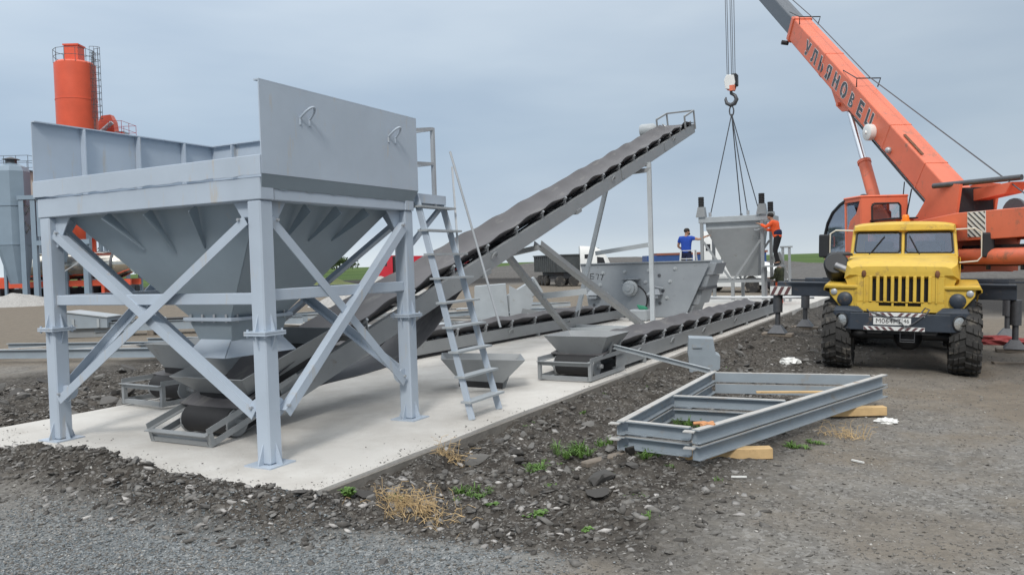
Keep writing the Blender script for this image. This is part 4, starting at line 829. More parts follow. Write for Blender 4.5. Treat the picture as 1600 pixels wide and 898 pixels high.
# deck behind the cab, tool boxes, outriggers
P(MB().box(-1.0, 1.0, 2.5, 7.0, 1.02, 1.14), 'deck', NV, bevel=.02)
P(MB().box(-1.1, -.55, 2.45, 3.1, .7, 1.0).box(.55, 1.1, 2.45, 3.1, .7, 1.0), 'tool_box', NV, bevel=.02)
def outrigger(x, y, s, zb, beam_from, stripe=False, board=False):
    b = P(MB().box(min(beam_from, x), max(beam_from, x), y-.13, y+.13, zb, zb+.30), 'outrigger_beam', NV, bevel=.012)
    gzl = (G(-.37+x, 14.3+y)+.145)+.03*x
    P(MB().tube((x, y, zb), (x, y, gzl+.30+.22), .10, 16).tube((x, y, gzl+.52), (x, y, gzl+.15), .055, 14), 'outrigger_jack', M['dsteel'], b, smooth=True)
    P(MB().loft([[V(x+dx*.19, y+dy*.19, gzl+.07) for dx, dy in ((-1,-1),(1,-1),(1,1),(-1,1))], [V(x+dx*.07, y+dy*.07, gzl+.24) for dx, dy in ((-1,-1),(1,-1),(1,1),(-1,1))]]), 'jack_foot', M['dsteel'], b)
    P(MB().box(x-.32, x+.32, y-.16, y+.16, gzl-.01, gzl+.065), 'jack_pad', M['oldwood'], b, bevel=.01)
    if stripe:
        bb = P(MB().box(x-.14, x+.30, y-.17, y-.132, zb+.02, zb+.20), 'striped_board', M['white'], b)
        for i in range(3): P(MB().plate([(x-.13+i*.14, y-.174, zb+.025), (x-.06+i*.14, y-.174, zb+.025), (x+.02+i*.14, y-.174, zb+.195), (x-.05+i*.14, y-.174, zb+.195)], .004), 'stripe', M['stripe'], bb)
    return b
outrigger(-2.5, 3.8, -1, .98, -.43, True); outrigger(1.92, 3.8, 1, .98, .43); outrigger(-2.28, 6.55, -1, .98, -.43); outrigger(2.0, 6.55, 1, .98, .43)
P(MB().bar((-2.2, 3.55, 1.33), (2.2, 3.55, 1.33), .05, .03).bar((-1.6, 3.95, 1.36), (1.9, 3.95, 1.36), .12, .03), 'step_bar', NV)

# ---- slewing upper part; its own axes: a along the boom, b to the left (operator's side), c up
U, Bv, TC = V(-.534, .8455, 0), V(-.8455, -.534, 0), V(-.21, 18.3, 0)
def S(a, b, c): return TC+U*a+Bv*b+V(0, 0, c)
RD = M['red']
def sbox(mb, a0, a1, b0, b1, c0, c1):
    q = [S(a0, b0, 0), S(a1, b0, 0), S(a1, b1, 0), S(a0, b1, 0)]; return mb.loft([[v+V(0, 0, c0) for v in q], [v+V(0, 0, c1) for v in q]])
def CW(mb, name, mat, parent=ct, **k): return mb.build(name, mat, parent, **k)
CW(MB().lathe([(0, 0), (.75, 0), (.75, .12), (.62, .14), (.62, .30), (0, .30)], Matrix.Translation(S(0, 0, 1.02)), 32), 'turntable', BK, smooth=True)
mb = MB(); q = [(1.35, 1.62, 1.95), (-1.0, 1.62, 2.0), (-1.3, 1.95, 2.0), (-4.6, 1.98, 2.0)]
def prof_plate(pts, b, t): return MB().plate([S(a, b, c) for a, c in pts], t, Bv)
side = [(1.2, 1.36), (-2.0, 1.36), (-2.2, 1.93), (-4.6, 1.97), (-4.6, 2.41), (-2.3, 2.43), (-.9, 2.33), (-.55, 2.12), (1.2, 2.12)]
sp = CW(prof_plate(side, .62, .04), 'side_frame', RD, bevel=.01); sp2 = CW(prof_plate(side, -.62, .04), 'side_frame', RD)
CW(sbox(MB(), -4.58, -2.2, -.6, .6, 1.98, 2.38), 'counterweight', RD, bevel=.03)
CW(sbox(MB(), -2.18, 1.18, -.6, .6, 1.38, 2.1), 'upper_frame', RD)
CW(MB().path([S(-1.7, .55, 1.66), S(-2.4, .55, 1.66), S(-3.6, .55, 1.66), S(-5.2, .55, 1.66)], .14, 14), 'lower_tank', RD, smooth=True)
CW(sbox(MB(), -4.9, -2.25, -.5, .5, 1.5, 1.85), 'under_frame', BK)
mb = MB()
for a in (-2.3, -3.0, -3.8): mb.tube(S(a, .55, 1.44), S(a, .55, 1.53), .035, 8)
CW(mb, 'drain_plug', BK, sp)
# warning board on the side frame
wb_ = CW(prof_plate([(-2.62, 2.0), (-2.62, 2.425), (-3.08, 2.42), (-3.08, 1.985)], .646, .008), 'striped_board', M['white'], sp)
for i in range(9):
    c0 = 1.62+i*.095; pts = clip_rect([(-3.2, c0), (-3.2, c0+.035), (-2.5, c0+.535), (-2.5, c0+.5)], -3.07, -2.63, 1.995, 2.41)
    if pts: CW(MB().plate([S(a, .652, c) for a, c in pts], .003, Bv), 'stripe', M['dsteel'], wb_)
# boom
P0, P1 = V(.48, 17.21, 2.69), V(-3.52, 23.8, 8.68); D = (P1-P0).normalized(); LB_ = (P1-P0).length*.862; BW = .47; Nn = Bv.cross(D).normalized()
if Nn.z < 0: Nn = -Nn
def BP(t, b, n): return P0+D*t+Bv*b+Nn*n
def bsec(t0, t1, w, hh, c=.06, taper=1, cn=0):
    rings = []
    for t, k in ((t0, taper), (t1, 1)):
        a, b = w/2, hh/2*k; rings.append([BP(t, x, y+cn) for x, y in ((-a,-b+c),(-a+c,-b),(a-c,-b),(a,-b+c),(a,b-c*.3),(a-c*.3,b),(-a+c*.3,b),(-a,b-c*.3))])
    return MB().loft(rings)
boom = CW(bsec(-.55, LB_, BW, .62), 'boom', RD, bevel=.01)
CW(bsec(LB_-.10, LB_+.05, .53, .68), 'boom_collar', RD, boom, bevel=.02)
for t_b in (.9, 2.45, 6.1): CW(bsec(t_b, t_b+.05, BW+.012, .634), 'boom_band', RD, boom)
CW(MB().path([BP(.2, .2, -.33), BP(2.0, .2, -.335), BP(4.1, .2, -.33)], .02, 6).path([BP(.2, .14, -.33), BP(2.0, .14, -.34), BP(4.1, .14, -.33)], .016, 6), 'boom_hoses', BK, boom)
CW(bsec(LB_, 13.4, .38, .50), 'boom_extension', M['boomgrey'], boom, bevel=.01)
CW(bsec(13.4, 14.9, .28, .38), 'boom_extension', M['boomgrey'], boom)
bh = CW(MB().plate([BP(14.7, -.2, -.3), BP(15.3, -.2, -.25), BP(15.4, -.2, .2), BP(14.7, -.2, .3)], .03).plate([BP(14.7, .2, -.3), BP(15.3, .2, -.25), BP(15.4, .2, .2), BP(14.7, .2, .3)], .03), 'boom_head', RD, boom)
CW(MB().lathe([(0, -.1), (.2, -.1), (.2, .1), (0, .1)], Matrix.Translation(BP(15.1, 0, 0)) @ Bv.to_track_quat('Z', 'Y').to_matrix().to_4x4(), 20), 'sheave', M['dsteel'], boom, smooth=True)
# boom foot brackets with winch between them
for b in (-.36, .36): CW(MB().plate([S(-.2, b, 2.10), S(-1.9, b, 2.32), S(-2.05, b, 2.95), S(-1.6, b, 3.02), S(-1.25, b, 2.98), S(-.75, b, 2.5)], .05, Bv), 'boom_bracket', RD)
CW(sbox(MB(), -1.93, -1.3, -.33, .33, 2.36, 2.90), 'cavity_shade_block', BK)  # solid black block painted in as the dark hollow between the brackets
CW(MB().tube(S(-1.45, .5, 2.98), S(-2.95, -.1, 2.97), .05, 10), 'foot_pin', M['dsteel'], smooth=True)
CW(MB().plate([S(-1.75, -.1, 2.86), S(-2.9, -.1, 2.9), S(-2.75, -.1, 2.72), S(-1.9, -.1, 2.66)], .3, Bv), 'winch_bracket', RD)
CW(MB().lathe([(0, -.32), (.3, -.32), (.3, -.28), (.2, -.28), (.2, .28), (.3, .28), (.3, .32), (0, .32)], Matrix.Translation(S(-3.3, 0, 2.30)) @ Bv.to_track_quat('Z', 'Y').to_matrix().to_4x4(), 20), 'winch_drum', M['dsteel'], smooth=True)
# lift ram
r0, r1 = S(1.05, .0, 2.05), BP(4.7, 0, -.40); rd = (r1-r0).normalized(); Lr = (r1-r0).length
CW(MB().tube(r0, r0+rd*(Lr*.55), .135, 18).tube(r0+rd*(Lr*.55), r0+rd*(Lr*.57), .15, 18), 'ram_barrel', RD, smooth=True); CW(MB().tube(r0+rd*(Lr*.5), r1, .075, 14), 'ram_rod', M['rod'], smooth=True)
CW(MB().plate([BP(4.35, .1, -.32), BP(5.6, .1, -.32), BP(5.0, .1, -.56), BP(4.7, .1, -.54)], .05, Bv).plate([BP(4.35, -.1, -.32), BP(5.6, -.1, -.32), BP(5.0, -.1, -.56), BP(4.7, -.1, -.54)], .05, Bv).tube(BP(4.9, -.2, -.45), BP(4.9, .2, -.45), .05, 10), 'ram_lug', M['red'], boom)
# fittings along the boom
CW(MB().lathe([(0, -.01), (.17, -.01), (.18, .03), (.18, .12), (.15, .14), (.04, .14), (.03, .17), (0, .17)], Matrix.Translation(BP(3.0, .245, -.16)) @ Bv.to_track_quat('Z', 'Y').to_matrix().to_4x4(), 28), 'cable_reel', M['white'], boom, smooth=True)
CW(MB().ball(BP(2.15, .27, -.12), .07, 12), 'boom_fitting', M['galv'], boom, smooth=True)
def guide(t): return CW(MB().path([BP(t, .25, .33), BP(t+.05, .28, .52), BP(t+.05, -.28, .52), BP(t, -.25, .33)], .016, 6).path([BP(t+.9, .2, .33), BP(t+.05, .28, .52)], .012, 6), 'rope_guide', BK, boom)
guide(4.2); guide(7.9)
CW(MB().plate([BP(1.2, .18, .335), BP(2.0, .18, .335), BP(2.0, .12, .335), BP(1.2, .12, .335)], .006), 'scuff_strip', M['rust'], boom)
CW(MB().tube(BP(LB_-.02, .20, -.38), BP(LB_+.02, .38, -.37), .06, 10), 'boom_roller', BK, boom, smooth=True)
# lettering along the visible side: each letter upright to the boom, dark with a pale rim
word = '\u0423\u041b\u042c\u042f\u041d\u041e\u0412\u0415\u0426'
bx_ = Matrix(((-D.x, Nn.x, Bv.x, 0), (-D.y, Nn.y, Bv.y, 0), (-D.z, Nn.z, Bv.z, 0), (0, 0, 0, 1)))      # read from the boom's end down to its foot
def ve(g, m4, mat, name):                       # the letter Ve drawn as a bar and two bowls
    mb = MB(); T_ = lambda x, y: m4 @ Vector((x, y, 0))
    mb.plate([T_(-.10-g, -.16-g), T_(-.035+g, -.16-g), T_(-.035+g, .16+g), T_(-.10-g, .16+g)], .002)
    for cy, ry, rx in ((.085, .075, .11), (-.08, .08, .13)):
        o_ = [T_(-.02-g+(rx+g)*math.sin(math.pi*k/10), cy+(ry+g)*math.cos(math.pi*k/10)) for k in range(11)]; i_ = [T_(-.02-g+(rx-.055-g)*math.sin(math.pi*k/10), cy+(ry-.045-g)*math.cos(math.pi*k/10)) for k in range(11)]
        mb.plate(o_+i_[::-1], .002, Bv)
    return CW(mb, name, mat, boom)
for i, ch in enumerate(word):
    t = 7.1-i*.475; c = BP(t, BW/2+.0015, -.02); inv = WM[boom.name].inverted()
    if i == 6:
        ve(.016, Matrix.Translation(c) @ bx_, M['white'], 'letter_rim'); ve(0, Matrix.Translation(c+Bv*.0022) @ bx_, M['dsteel'], 'letter'); continue
    text(ch, .44, inv @ Matrix.Translation(c) @ bx_, M['white'], boom, 'letter_rim', .001, .034)
    text(ch, .44, inv @ Matrix.Translation(c+Bv*.0022) @ bx_, M['dsteel'], boom, 'letter', .001, .022)
    if i in (3, 4, 5): CW(MB().plate([c+Bv*.0045-D*dx+Nn*dy for dx, dy in ((-.010, -.17), (.010, -.17), (.010, .17), (-.010, .17))], .001), 'stencil_gap', M['white'], boom)
# ropes
TIP = V(-5.66, 27.0, 11.75); HK = V(-5.66, 27.0, 7.72)
rp = [CW(MB().tube(TIP+V(dx, dy, .1), HK+V(dx*.9, dy, 0), .011, 6), 'hoist_rope', M['dsteel']) for dx, dy in ((-.14, .03), (-.07, -.03), (.02, .03), (.09, -.03), (.15, .03))]
CW(MB().path([S(-3.45, .02, 2.5), BP(4.25, -.02, .54), BP(7.95, -.02, .54), BP(15.1, 0, .22)], .012, 6), 'winch_rope', M['dsteel'])
CW(MB().path([S(-.1, .3, 2.1), BP(.9, .3, -.28)], .014, 6), 'hydraulic_hose', BK); CW(MB().path([S(.05, .28, 2.1), BP(1.2, .3, -.3)], .012, 6), 'hydraulic_hose', BK)
# operator's cab: curved front, big side pane, rear window
ca0, ca1, cb0, cb1, cz0, cz1 = -.23, 1.40, .27, 1.25, 1.64, 2.88
arc = [(ca1-.02, cz0+.05), (ca1+.02, cz0+.25), (ca1-.02, cz0+.5), (ca1-.18, cz0+.80), (ca1-.42, cz0+1.02), (ca1-.75, cz0+1.17), (ca1-1.0, cz1)]
oc = CW(sbox(MB(), ca0, ca1-.03, cb0, cb1, cz0-.12, cz0+.04), 'operator_cab', RD, bevel=.02)
for b in (cb0+.03, cb1-.03):
    CW(MB().path([S(a, b, c) for a, c in arc], .035, 8), 'cab_arc', RD if b < 1 else BK, oc, smooth=True)
    CW(MB().bar(S(ca0+.03, b, cz1-.03), S(ca1-1.0, b, cz1-.03), .06, .06), 'cab_beam', RD, oc); CW(MB().bar(S(ca0+.03, b, cz0), S(ca0+.03, b, cz1), .06, .06), 'cab_post', RD, oc)
    CW(MB().bar(S(ca1-.98, b, cz0), S(ca1-.98, b, cz1-.04), .05, .06), 'cab_post', RD, oc)
    CW(MB().plate([S(a, b, c) for a, c in arc]+[S(ca1-.97, b, cz1-.05), S(ca1-.97, b, cz0+.05)], .006, Bv), 'side_window', M['cabglass'], oc)
CW(MB().plate([S(ca0+.06, cb1-.02, cz0+.02), S(ca1-1.02, cb1-.02, cz0+.02), S(ca1-1.02, cb1-.02, cz0+.5), S(ca0+.45, cb1-.02, cz0+.8), S(ca0+.2, cb1-.02, cz1-.3), S(ca0+.06, cb1-.02, cz1-.06)], .02, Bv), 'door_panel', RD, oc)
CW(MB().plate([S(ca0+.2, cb1-.02, cz1-.3), S(ca0+.45, cb1-.02, cz0+.8), S(ca1-1.02, cb1-.02, cz0+.5), S(ca1-1.02, cb1-.02, cz1-.12), S(ca0+.3, cb1-.02, cz1-.12)], .006, Bv), 'side_window', M['cabglass'], oc)
mb = MB(); mb.loft([[S(a, cb0, c) for a, c in arc[::-1]]+[S(a+.012, cb0, c+.02) for a, c in arc], [S(a, cb1, c) for a, c in arc[::-1]]+[S(a+.012, cb1, c+.02) for a, c in arc]])
CW(mb, 'front_window', M['cabglass'], oc)
CW(sbox(MB(), ca0-.03, ca1-.95, cb0-.02, cb1+.02, cz1, cz1+.05), 'cab_roof', RD, oc, bevel=.02)
rw = lambda b, c: S(ca0, b, c)                      # rear face with its window opening
for pts in ([(cb0, cz0), (cb1, cz0), (cb1, cz0+.48), (cb0, cz0+.48)], [(cb0, cz1-.12), (cb1, cz1-.12), (cb1, cz1), (cb0, cz1)], [(cb0, cz0+.48), (cb0+.16, cz0+.48), (cb0+.16, cz1-.12), (cb0, cz1-.12)], [(cb1-.22, cz0+.48), (cb1, cz0+.48), (cb1, cz1-.12), (cb1-.22, cz1-.12)]):
    CW(MB().plate([rw(b, c) for b, c in pts], .03, U), 'rear_panel', RD, oc)
CW(MB().plate([rw(cb0+.16, cz0+.48), rw(cb1-.22, cz0+.48), rw(cb1-.22, cz1-.12), rw(cb0+.16, cz1-.12)], .006, U), 'rear_window', M['cabglass'], oc)
q = [rw(cb0+.16, cz0+.48)-U*.018, rw(cb1-.22, cz0+.48)-U*.018, rw(cb1-.22, cz1-.12)-U*.018, rw(cb0+.16, cz1-.12)-U*.018]
CW(MB().path([q[i].lerp(q[(i+1) % 4], t) for i in range(4) for t in (.08, .5, .92)], .02, 6, True), 'window_gasket', M['rubber'], oc)
CW(sbox(MB(), ca0+.2, ca0+.6, cb0+.2, cb1-.25, cz0+.04, cz0+.45), 'seat', M['interior'], oc, bevel=.04); CW(sbox(MB(), ca0+.2, ca0+.32, cb0+.2, cb1-.25, cz0+.451, cz0+1.0), 'seat_back', M['interior'], oc, bevel=.04)
CW(sbox(MB(), -1.05, -.28, .645, 1.0, 2.13, 2.40), 'engine_cover', RD); CW(sbox(MB(), -1.12, -.26, .60, 1.08, 2.402, 2.43), 'cover_lid', BK)
CW(MB().path([S(ca1-.3, cb1+.03, cz0+.3), S(ca1-.2, cb1+.1, cz0+.3), S(ca1-.2, cb1+.1, cz0+.5), S(ca1-.3, cb1+.03, cz0+.5)], .012, 6), 'grab_rail', RD, oc)
# ------------------------------------------------------------------ vibrating screen on the slab
vs_ = thing('vibrating_screen', 'grey steel vibrating screen with bolted side plate and round belt guard', 'screen', (-7.0, 21.4, PADZ))
SC = M['screen']; ys_ = 21.4
def vplate(pts, y, t): return MB().plate([(x, y, z) for x, z in pts], t, (0, 1, 0))
poly = [(-8.9, 1.70), (-5.12, 1.70), (-5.86, .16), (-8.62, .16)]
sp = vplate(poly, ys_, .02).build('side_plate', SC, vs_); vplate(poly, ys_+1.5, .02).build('side_plate', SC, vs_)
MB().bar((-8.9, ys_-.03, 1.69), (-5.12, ys_-.03, 1.69), .06, .03).build('top_flange', SC, sp)
vplate([(-8.62, .66), (-7.75, .66), (-7.95, .2), (-8.62, .2)], ys_-.018, .012).build('doubler_plate', SC, sp)
for x0, z0, z1 in ((-5.15, 1.3, 1.62), (-5.35, .9, 1.28), (-5.55, .5, .88), (-5.8, .16, .48)):
    MB().loft([[V(x0-.35, ys_+.2, z0), V(x0+.02, ys_+.2, z0), V(x0+.02, ys_+1.4, z0), V(x0-.35, ys_+1.4, z0)], [V(x0-.2, ys_+.2, z1), V(x0+.14, ys_+.2, z1), V(x0+.14, ys_+1.4, z1), V(x0-.2, ys_+1.4, z1)]]).build('deck_end', SC, vs_)
MB().box(-8.7, -5.3, ys_+.05, ys_+1.45, .9, .98).build('screen_deck', M['dsteel'], vs_)
# belt guard disc with black edging and motor
c = V(-7.38, ys_-.06, .66); g = MB(); n = 28; ring1 = [c+V(.50*math.cos(2*math.pi*i/n), 0, (.50 if i > n/2 else .44)*math.sin(2*math.pi*i/n)) for i in range(n)]
gd = MB().loft([[v+V(0, .05, 0) for v in ring1], [v+V(0, -.05, 0) for v in ring1]]).build('belt_guard', SC, sp)
MB().path([v*1.0+V(0, -.055, 0) for v in ring1[-8:]+ring1[:9]], .02, 6).build('guard_edging', M['rubber'], gd)
MB().lathe([(0, 0), (.22, 0), (.22, .1), (.17, .13), (.17, .24), (.08, .25), (.07, .28), (0, .28)], Matrix.Translation((-7.35, ys_-.1, .98)) @ Matrix.Rotation(R(90), 4, 'X'), 24).build('exciter_hub', M['lgrey'], sp, smooth=True)
MB().box(-7.62, -7.1, ys_-.2, ys_-.012, 1.22, 1.245).build('hub_bracket', SC, sp)
for bx_, bz_ in [(-8.2, 1.42), (-7.55, 1.44), (-6.85, 1.46), (-6.1, 1.5), (-8.3, 1.08), (-7.6, 1.12), (-6.95, 1.14), (-6.25, 1.15), (-8.1, .82), (-7.0, .70), (-6.35, .70), (-7.75, .32), (-7.08, .32)]:
    MB().lathe([(0, 0), (.055, 0), (.055, .012), (.03, .014), (.03, .05), (0, .05)], Matrix.Translation((bx_, ys_-.01, bz_)) @ Matrix.Rotation(R(90), 4, 'X'), 10).build('bolt', M['lgrey'], sp)
for bx_, bz_ in [(-6.55, 1.32), (-6.45, .90), (-6.55, .55), (-8.5, .5), (-7.4, .55)]:
    MB().lathe([(0, 0), (.045, 0), (.045, .02), (0, .02)], Matrix.Translation((bx_, ys_-.01, bz_)) @ Matrix.Rotation(R(90), 4, 'X'), 12).build('port_cover', M['dsteel'], sp)
for x in (-8.45, -6.65):
    MB().loft([[V(x-.2, ys_-.3, .80), V(x+.2, ys_-.3, .80), V(x+.2, ys_-.012, .80), V(x-.2, ys_-.012, .80)], [V(x-.08, ys_-.1, .98), V(x+.08, ys_-.1, .98), V(x+.08, ys_-.012, .98), V(x-.08, ys_-.012, .98)]]).tube((x-.06, ys_-.12, 1.02), (x+.25, ys_-.12, .96), .03, 8).box(x-.12, x+.12, ys_-.26, ys_-.06, .70, .798).build('spring_bracket', SC, sp)
# hand-painted mark on the plate
mk = [[(-8.60, 1.40), (-8.48, 1.41)], [(-8.60, 1.40), (-8.60, 1.26), (-8.50, 1.26), (-8.48, 1.32), (-8.58, 1.34)], [(-8.43, 1.39), (-8.34, 1.39), (-8.38, 1.24)], [(-8.30, 1.38), (-8.21, 1.37), (-8.26, 1.22)]]
for pts in mk: MB().path([(x, ys_-.012, z) for x, z in pts], .010, 5).build('paint_mark', M['black'], sp)
MB().box(-8.6, -5.9, ys_+.1, ys_+1.4, PADZ, .155).build('skid', SC, vs_)

# small things by the screen
can = thing('metal_can', 'grey metal can with a green cloth on top before the screen', 'can', (-6.75, 20.3, PADZ))
MB().box(-.27, .22, -.2, .2, 0, .30).build('body', M['lgrey'], can, local=True, bevel=.03); MB().loft([[V(-.02, -.1, .30), V(.2, -.1, .30), V(.2, .1, .30), V(-.02, .1, .30)], [V(-.1, -.08, .44), V(.16, -.06, .38), V(.14, .06, .38), V(-.06, .06, .42)]]).build('cloth', M['green_plastic'], can, local=True, bevel=.02)
def spring_stack(mb, x, y, z0, z1, r):
    n = max(4, int((z1-z0)/.055)); pr = []
    for i in range(n): z = z0+(z1-z0)*i/n; d = (z1-z0)/n; pr += [(r*.86, z), (r, z+d*.3), (r, z+d*.7), (r*.86, z+d)]
    return mb.lathe([(0, z0)]+pr+[(0, z1)], Matrix.Translation((x, y, 0)), 16)
sg = spring_stack(MB(), -6.25, 24.4, PADZ, .52, .12).build('rubber_spring', M['rubber'], origin=(-6.25, 24.4, PADZ), smooth=True); props(sg, 'black ribbed rubber spring standing on the slab under the lifted bin', 'spring')
tb = MB().tube((-6.9, 24.0, .56), (-2.9, 24.6, .52), .045, 10).build('steel_tube', M['galv'], origin=(-5, 24.3, .5)); props(tb, 'long grey steel tube lying across the low conveyor\'s far end', 'tube')

# ------------------------------------------------------------------ bin being lowered by the crane
hb = thing('lifted_bin', 'grey steel bin with frame legs and rubber springs hanging from the crane', 'bin', (-5.7, 27.8, .2))
GR = M['grey']; ya, yb_ = 27.0, 28.7; xa, xb = -6.84, -4.50
for p0, p1 in (((xa, ya, 3.03), (xb, ya, 3.03)), ((xa, yb_, 3.03), (xb, yb_, 3.03)), ((xa+.04, ya+.05, 3.03), (xa+.04, yb_-.05, 3.03)), ((xb-.04, ya+.05, 3.03), (xb-.04, yb_-.05, 3.03))): MB().bar(p0, p1, .09, .19).build('rim_beam', M['lgrey'], hb, bevel=.01)
t_ = [V(-6.62, ya+.12, 2.94), V(-4.86, ya+.12, 2.94), V(-4.86, yb_-.1, 2.94), V(-6.62, yb_-.1, 2.94)]; m_ = [v+V(0, 0, -.22) for v in t_]; q_ = [V(-5.92, 27.6, 1.1), V(-5.02, 27.6, 1.1), V(-5.02, 28.2, 1.1), V(-5.92, 28.2, 1.1)]
for i in range(4): j = (i+1) % 4; MB().plate([m_[i], m_[j], t_[j], t_[i]], .012).build('upper_plate', M['lgrey'], hb); MB().plate([q_[i], q_[j], m_[j], m_[i]], .012).build('bin_plate', GR, hb)
for x in (-6.75, -4.76):
    for y in (ya+.02, yb_-.02):
        pst = MB().box(x-.05, x+.05, y-.05, y+.05, .32, 2.93).build('leg', GR, hb)
        if y < 28 or x > -5:
            zt = 3.14 if y < 28 else 2.95
            MB().loft([[V(x-.16, y-.14, zt), V(x+.16, y-.14, zt), V(x+.16, y+.14, zt), V(x-.16, y+.14, zt)], [V(x-.09, y-.12, zt+.34), V(x+.12, y-.12, zt+.34), V(x+.12, y+.12, zt+.34), V(x-.09, y+.12, zt+.34)]]).build('spring_seat', GR, pst)
            spring_stack(MB(), x, y, zt+.345, zt+.68, .10).build('rubber_spring', M['rubber'], pst, smooth=True)
for y in (ya+.02, yb_-.02):
    MB().bar((-6.7, y, .95), (-4.81, y, .95), .07, .09).build('mid_rail', GR, hb)
    MB().bar((-5.75, y, .32), (-5.75, y, .90), .1, .1).build('middle_leg', GR, hb)
    MB().bar((-6.7, y-.02, 2.3), (-5.8, y-.02, 1.0), .05, .07).build('brace', GR, hb); MB().bar((-4.81, y-.02, 2.3), (-5.7, y-.02, 1.0), .05, .07).build('brace', GR, hb)
for x in (-6.75, -4.76): MB().bar((x, ya+.1, .95), (x, yb_-.1, .95), .07, .09).build('mid_rail', GR, hb)
MB().path([(-4.6, ya-.1, 2.72), (-4.9, ya-.1, 2.62), (-5.0, ya-.04, 2.64)], .02, 6).build('support_arm', M['lgrey'], hb)
# hook block and slings
hk = thing('hook_block', 'red and white crane hook block hanging on wire ropes', 'hook', (-5.66, 27.0, 7.3))
for y, mt in ((-.13, 'white'), (.13, 'red')):
    MB().plate([(-.16, y, .02), (.10, y, -.04), (.18, y, .2), (.14, y, .46), (-.12, y, .48), (-.2, y, .3)], .06, (0, 1, 0)).build('cheek_plate', M[mt], hk, local=True, bevel=.02)
MB().box(.02, .22, -.15, .15, .10, .50).build('block_cover', M['black'], hk, local=True, bevel=.03); MB().box(-.02, .16, -.165, -.155, -.06, .12).build('block_patch', M['red'], hk, local=True)
MB().lathe([(0, -.1), (.17, -.1), (.17, .1), (0, .1)], Matrix.Translation((0, 0, .25)) @ Matrix.Rotation(R(90), 4, 'X'), 16).build('sheave', M['dsteel'], hk, local=True)
pts = [(0, 0, -.02), (0, 0, -.12), (.12, 0, -.2), (.17, 0, -.33), (.10, 0, -.46), (-.03, 0, -.50), (-.15, 0, -.43), (-.19, 0, -.30), (-.17, 0, -.22)]
MB().path(pts, [.05, .055, .06, .07, .075, .07, .06, .045, .02], 10).build('hook', M['dsteel'], hk, local=True, smooth=True)
sl = thing('lifting_sling', 'four-legged wire rope sling between the crane hook and the grey bin', 'sling', (-5.68, 27.0, 6.8))
apx = V(-5.66, 27.0, 6.72)
MB().path([apx+V(.07*math.cos(t), 0, -.02+.16*math.sin(t)-.10) for t in [i*math.pi/6 for i in range(12)]], .025, 6, True).build('master_ring', M['dsteel'], sl)
for tgt in (V(-6.45, ya, 3.14), V(-5.2, ya, 3.14), V(-5.76, yb_, 3.14), V(-5.1, yb_, 3.14)):
    MB().tube(apx+V(0, 0, -.22), tgt, .018, 6).build('sling_leg', M['dsteel'], sl); MB().lathe([(.0, 0), (.05, 0), (.05, .14), (0, .14)], Matrix.Translation(tgt), 8).build('shackle', M['galv'], sl)
# bracket frame behind the bin, where the man in orange stands
bf = thing('bracket_frame', 'grey steel bracket stand with upright flanges behind the lifted bin', 'steel stand', (-4.4, 28.6, PADZ))
MB().box(-4.75, -4.70, 27.25, 27.45, PADZ, 1.40).build('upright', GR, bf); MB().box(-4.75, -4.1, 26.75, 27.6, 1.402, 1.44).build('step_plate', GR, bf)
for x in (-4.42, -4.2): MB().box(x-.04, x+.04, 28.9, 29.0, PADZ, 2.02).build('upright', M['lgrey'], bf)
MB().box(-4.5, -4.1, 28.88, 29.02, 2.021, 2.08).build('head_plate', M['lgrey'], bf); MB().plate([(-4.75, 28.6, 1.75), (-4.45, 28.6, 1.9), (-4.2, 28.7, 1.0), (-4.3, 28.7, .9)], .02).build('side_plate', GR, bf)

# ------------------------------------------------------------------ tapered double frame on timber
def taper_frame(label, z):
    A_, B_, C_, D_ = V(-2.47, 6.74, z), V(-1.74, 6.62, z), V(-.50, 10.2, z), V(-2.42, 9.93, z)
    t = thing('tapered_frame', label, 'steel frame', ((A_+C_)/2)); H_ = .118
    for p, q, fl in ((A_, D_, 1), (B_, C_, 1)):
        d = (q-p).normalized(); b = MB().chan(p-d*.06, q+d*.06, H_, .07, .009, fl).build('long_beam', M['beam'], t)
        nn = V(0, 0, H_/2+.0025); s_ = d.cross(V(0, 0, 1))*(.035*fl)
        MB().bar(p-d*.06+nn+s_, q+d*.06+nn+s_, .068, .004).build('flange_face', M['flange'], b)
    for k in (.015, .45, .985):
        p, q = A_.lerp(D_, k), B_.lerp(C_, k); d = (q-p).normalized()
        b = MB().chan(p+d*.075, q-d*.075, H_-.006, .06, .009, 1 if k < .9 else -1).build('cross_beam', M['beam'], t)
        s_ = d.cross(V(0, 0, 1))*(.03*(1 if k < .9 else -1)); MB().bar(p+d*.08+V(0, 0, H_/2-.001)+s_, q-d*.08+V(0, 0, H_/2-.001)+s_, .056, .004).build('flange_face', M['flange'], b)
    for c_, d_ in ((A_, D_-A_), (B_, C_-B_)):
        d_ = d_.normalized(); MB().box(-.055, .04, -.035, .035, -.005, .005, Matrix.Translation(c_-d_*.09+V(0, 0, H_/2-.012))).build('end_plate', M['flange'], t)
    return t
taper_frame('upper of two stacked tapered grey channel frames on timber', .295); taper_frame('lower of two stacked tapered grey channel frames, resting on timber', .155)
for (p, q, lb) in (((-1.98, 6.93, .045), (-1.24, 7.27, .045), 'sawn timber block under the frames\' narrow end'), ((-1.6, 9.05, .045), (-.42, 9.62, .045), 'sawn timber block under the frames\' wide end')):
    b = MB().bar(p, q, .11, .098).build('timber_block', M['wood'], bevel=.006, origin=p); props(b, lb, 'timber')
for p, q in (((-1.75, 9.35, .226), (-.95, 9.62, .226)), ):
    b = MB().bar(p, q, .06, .018).build('spacer_batten', M['wood'], origin=p); props(b, 'thin pine batten between the two stacked grey frames', 'batten')
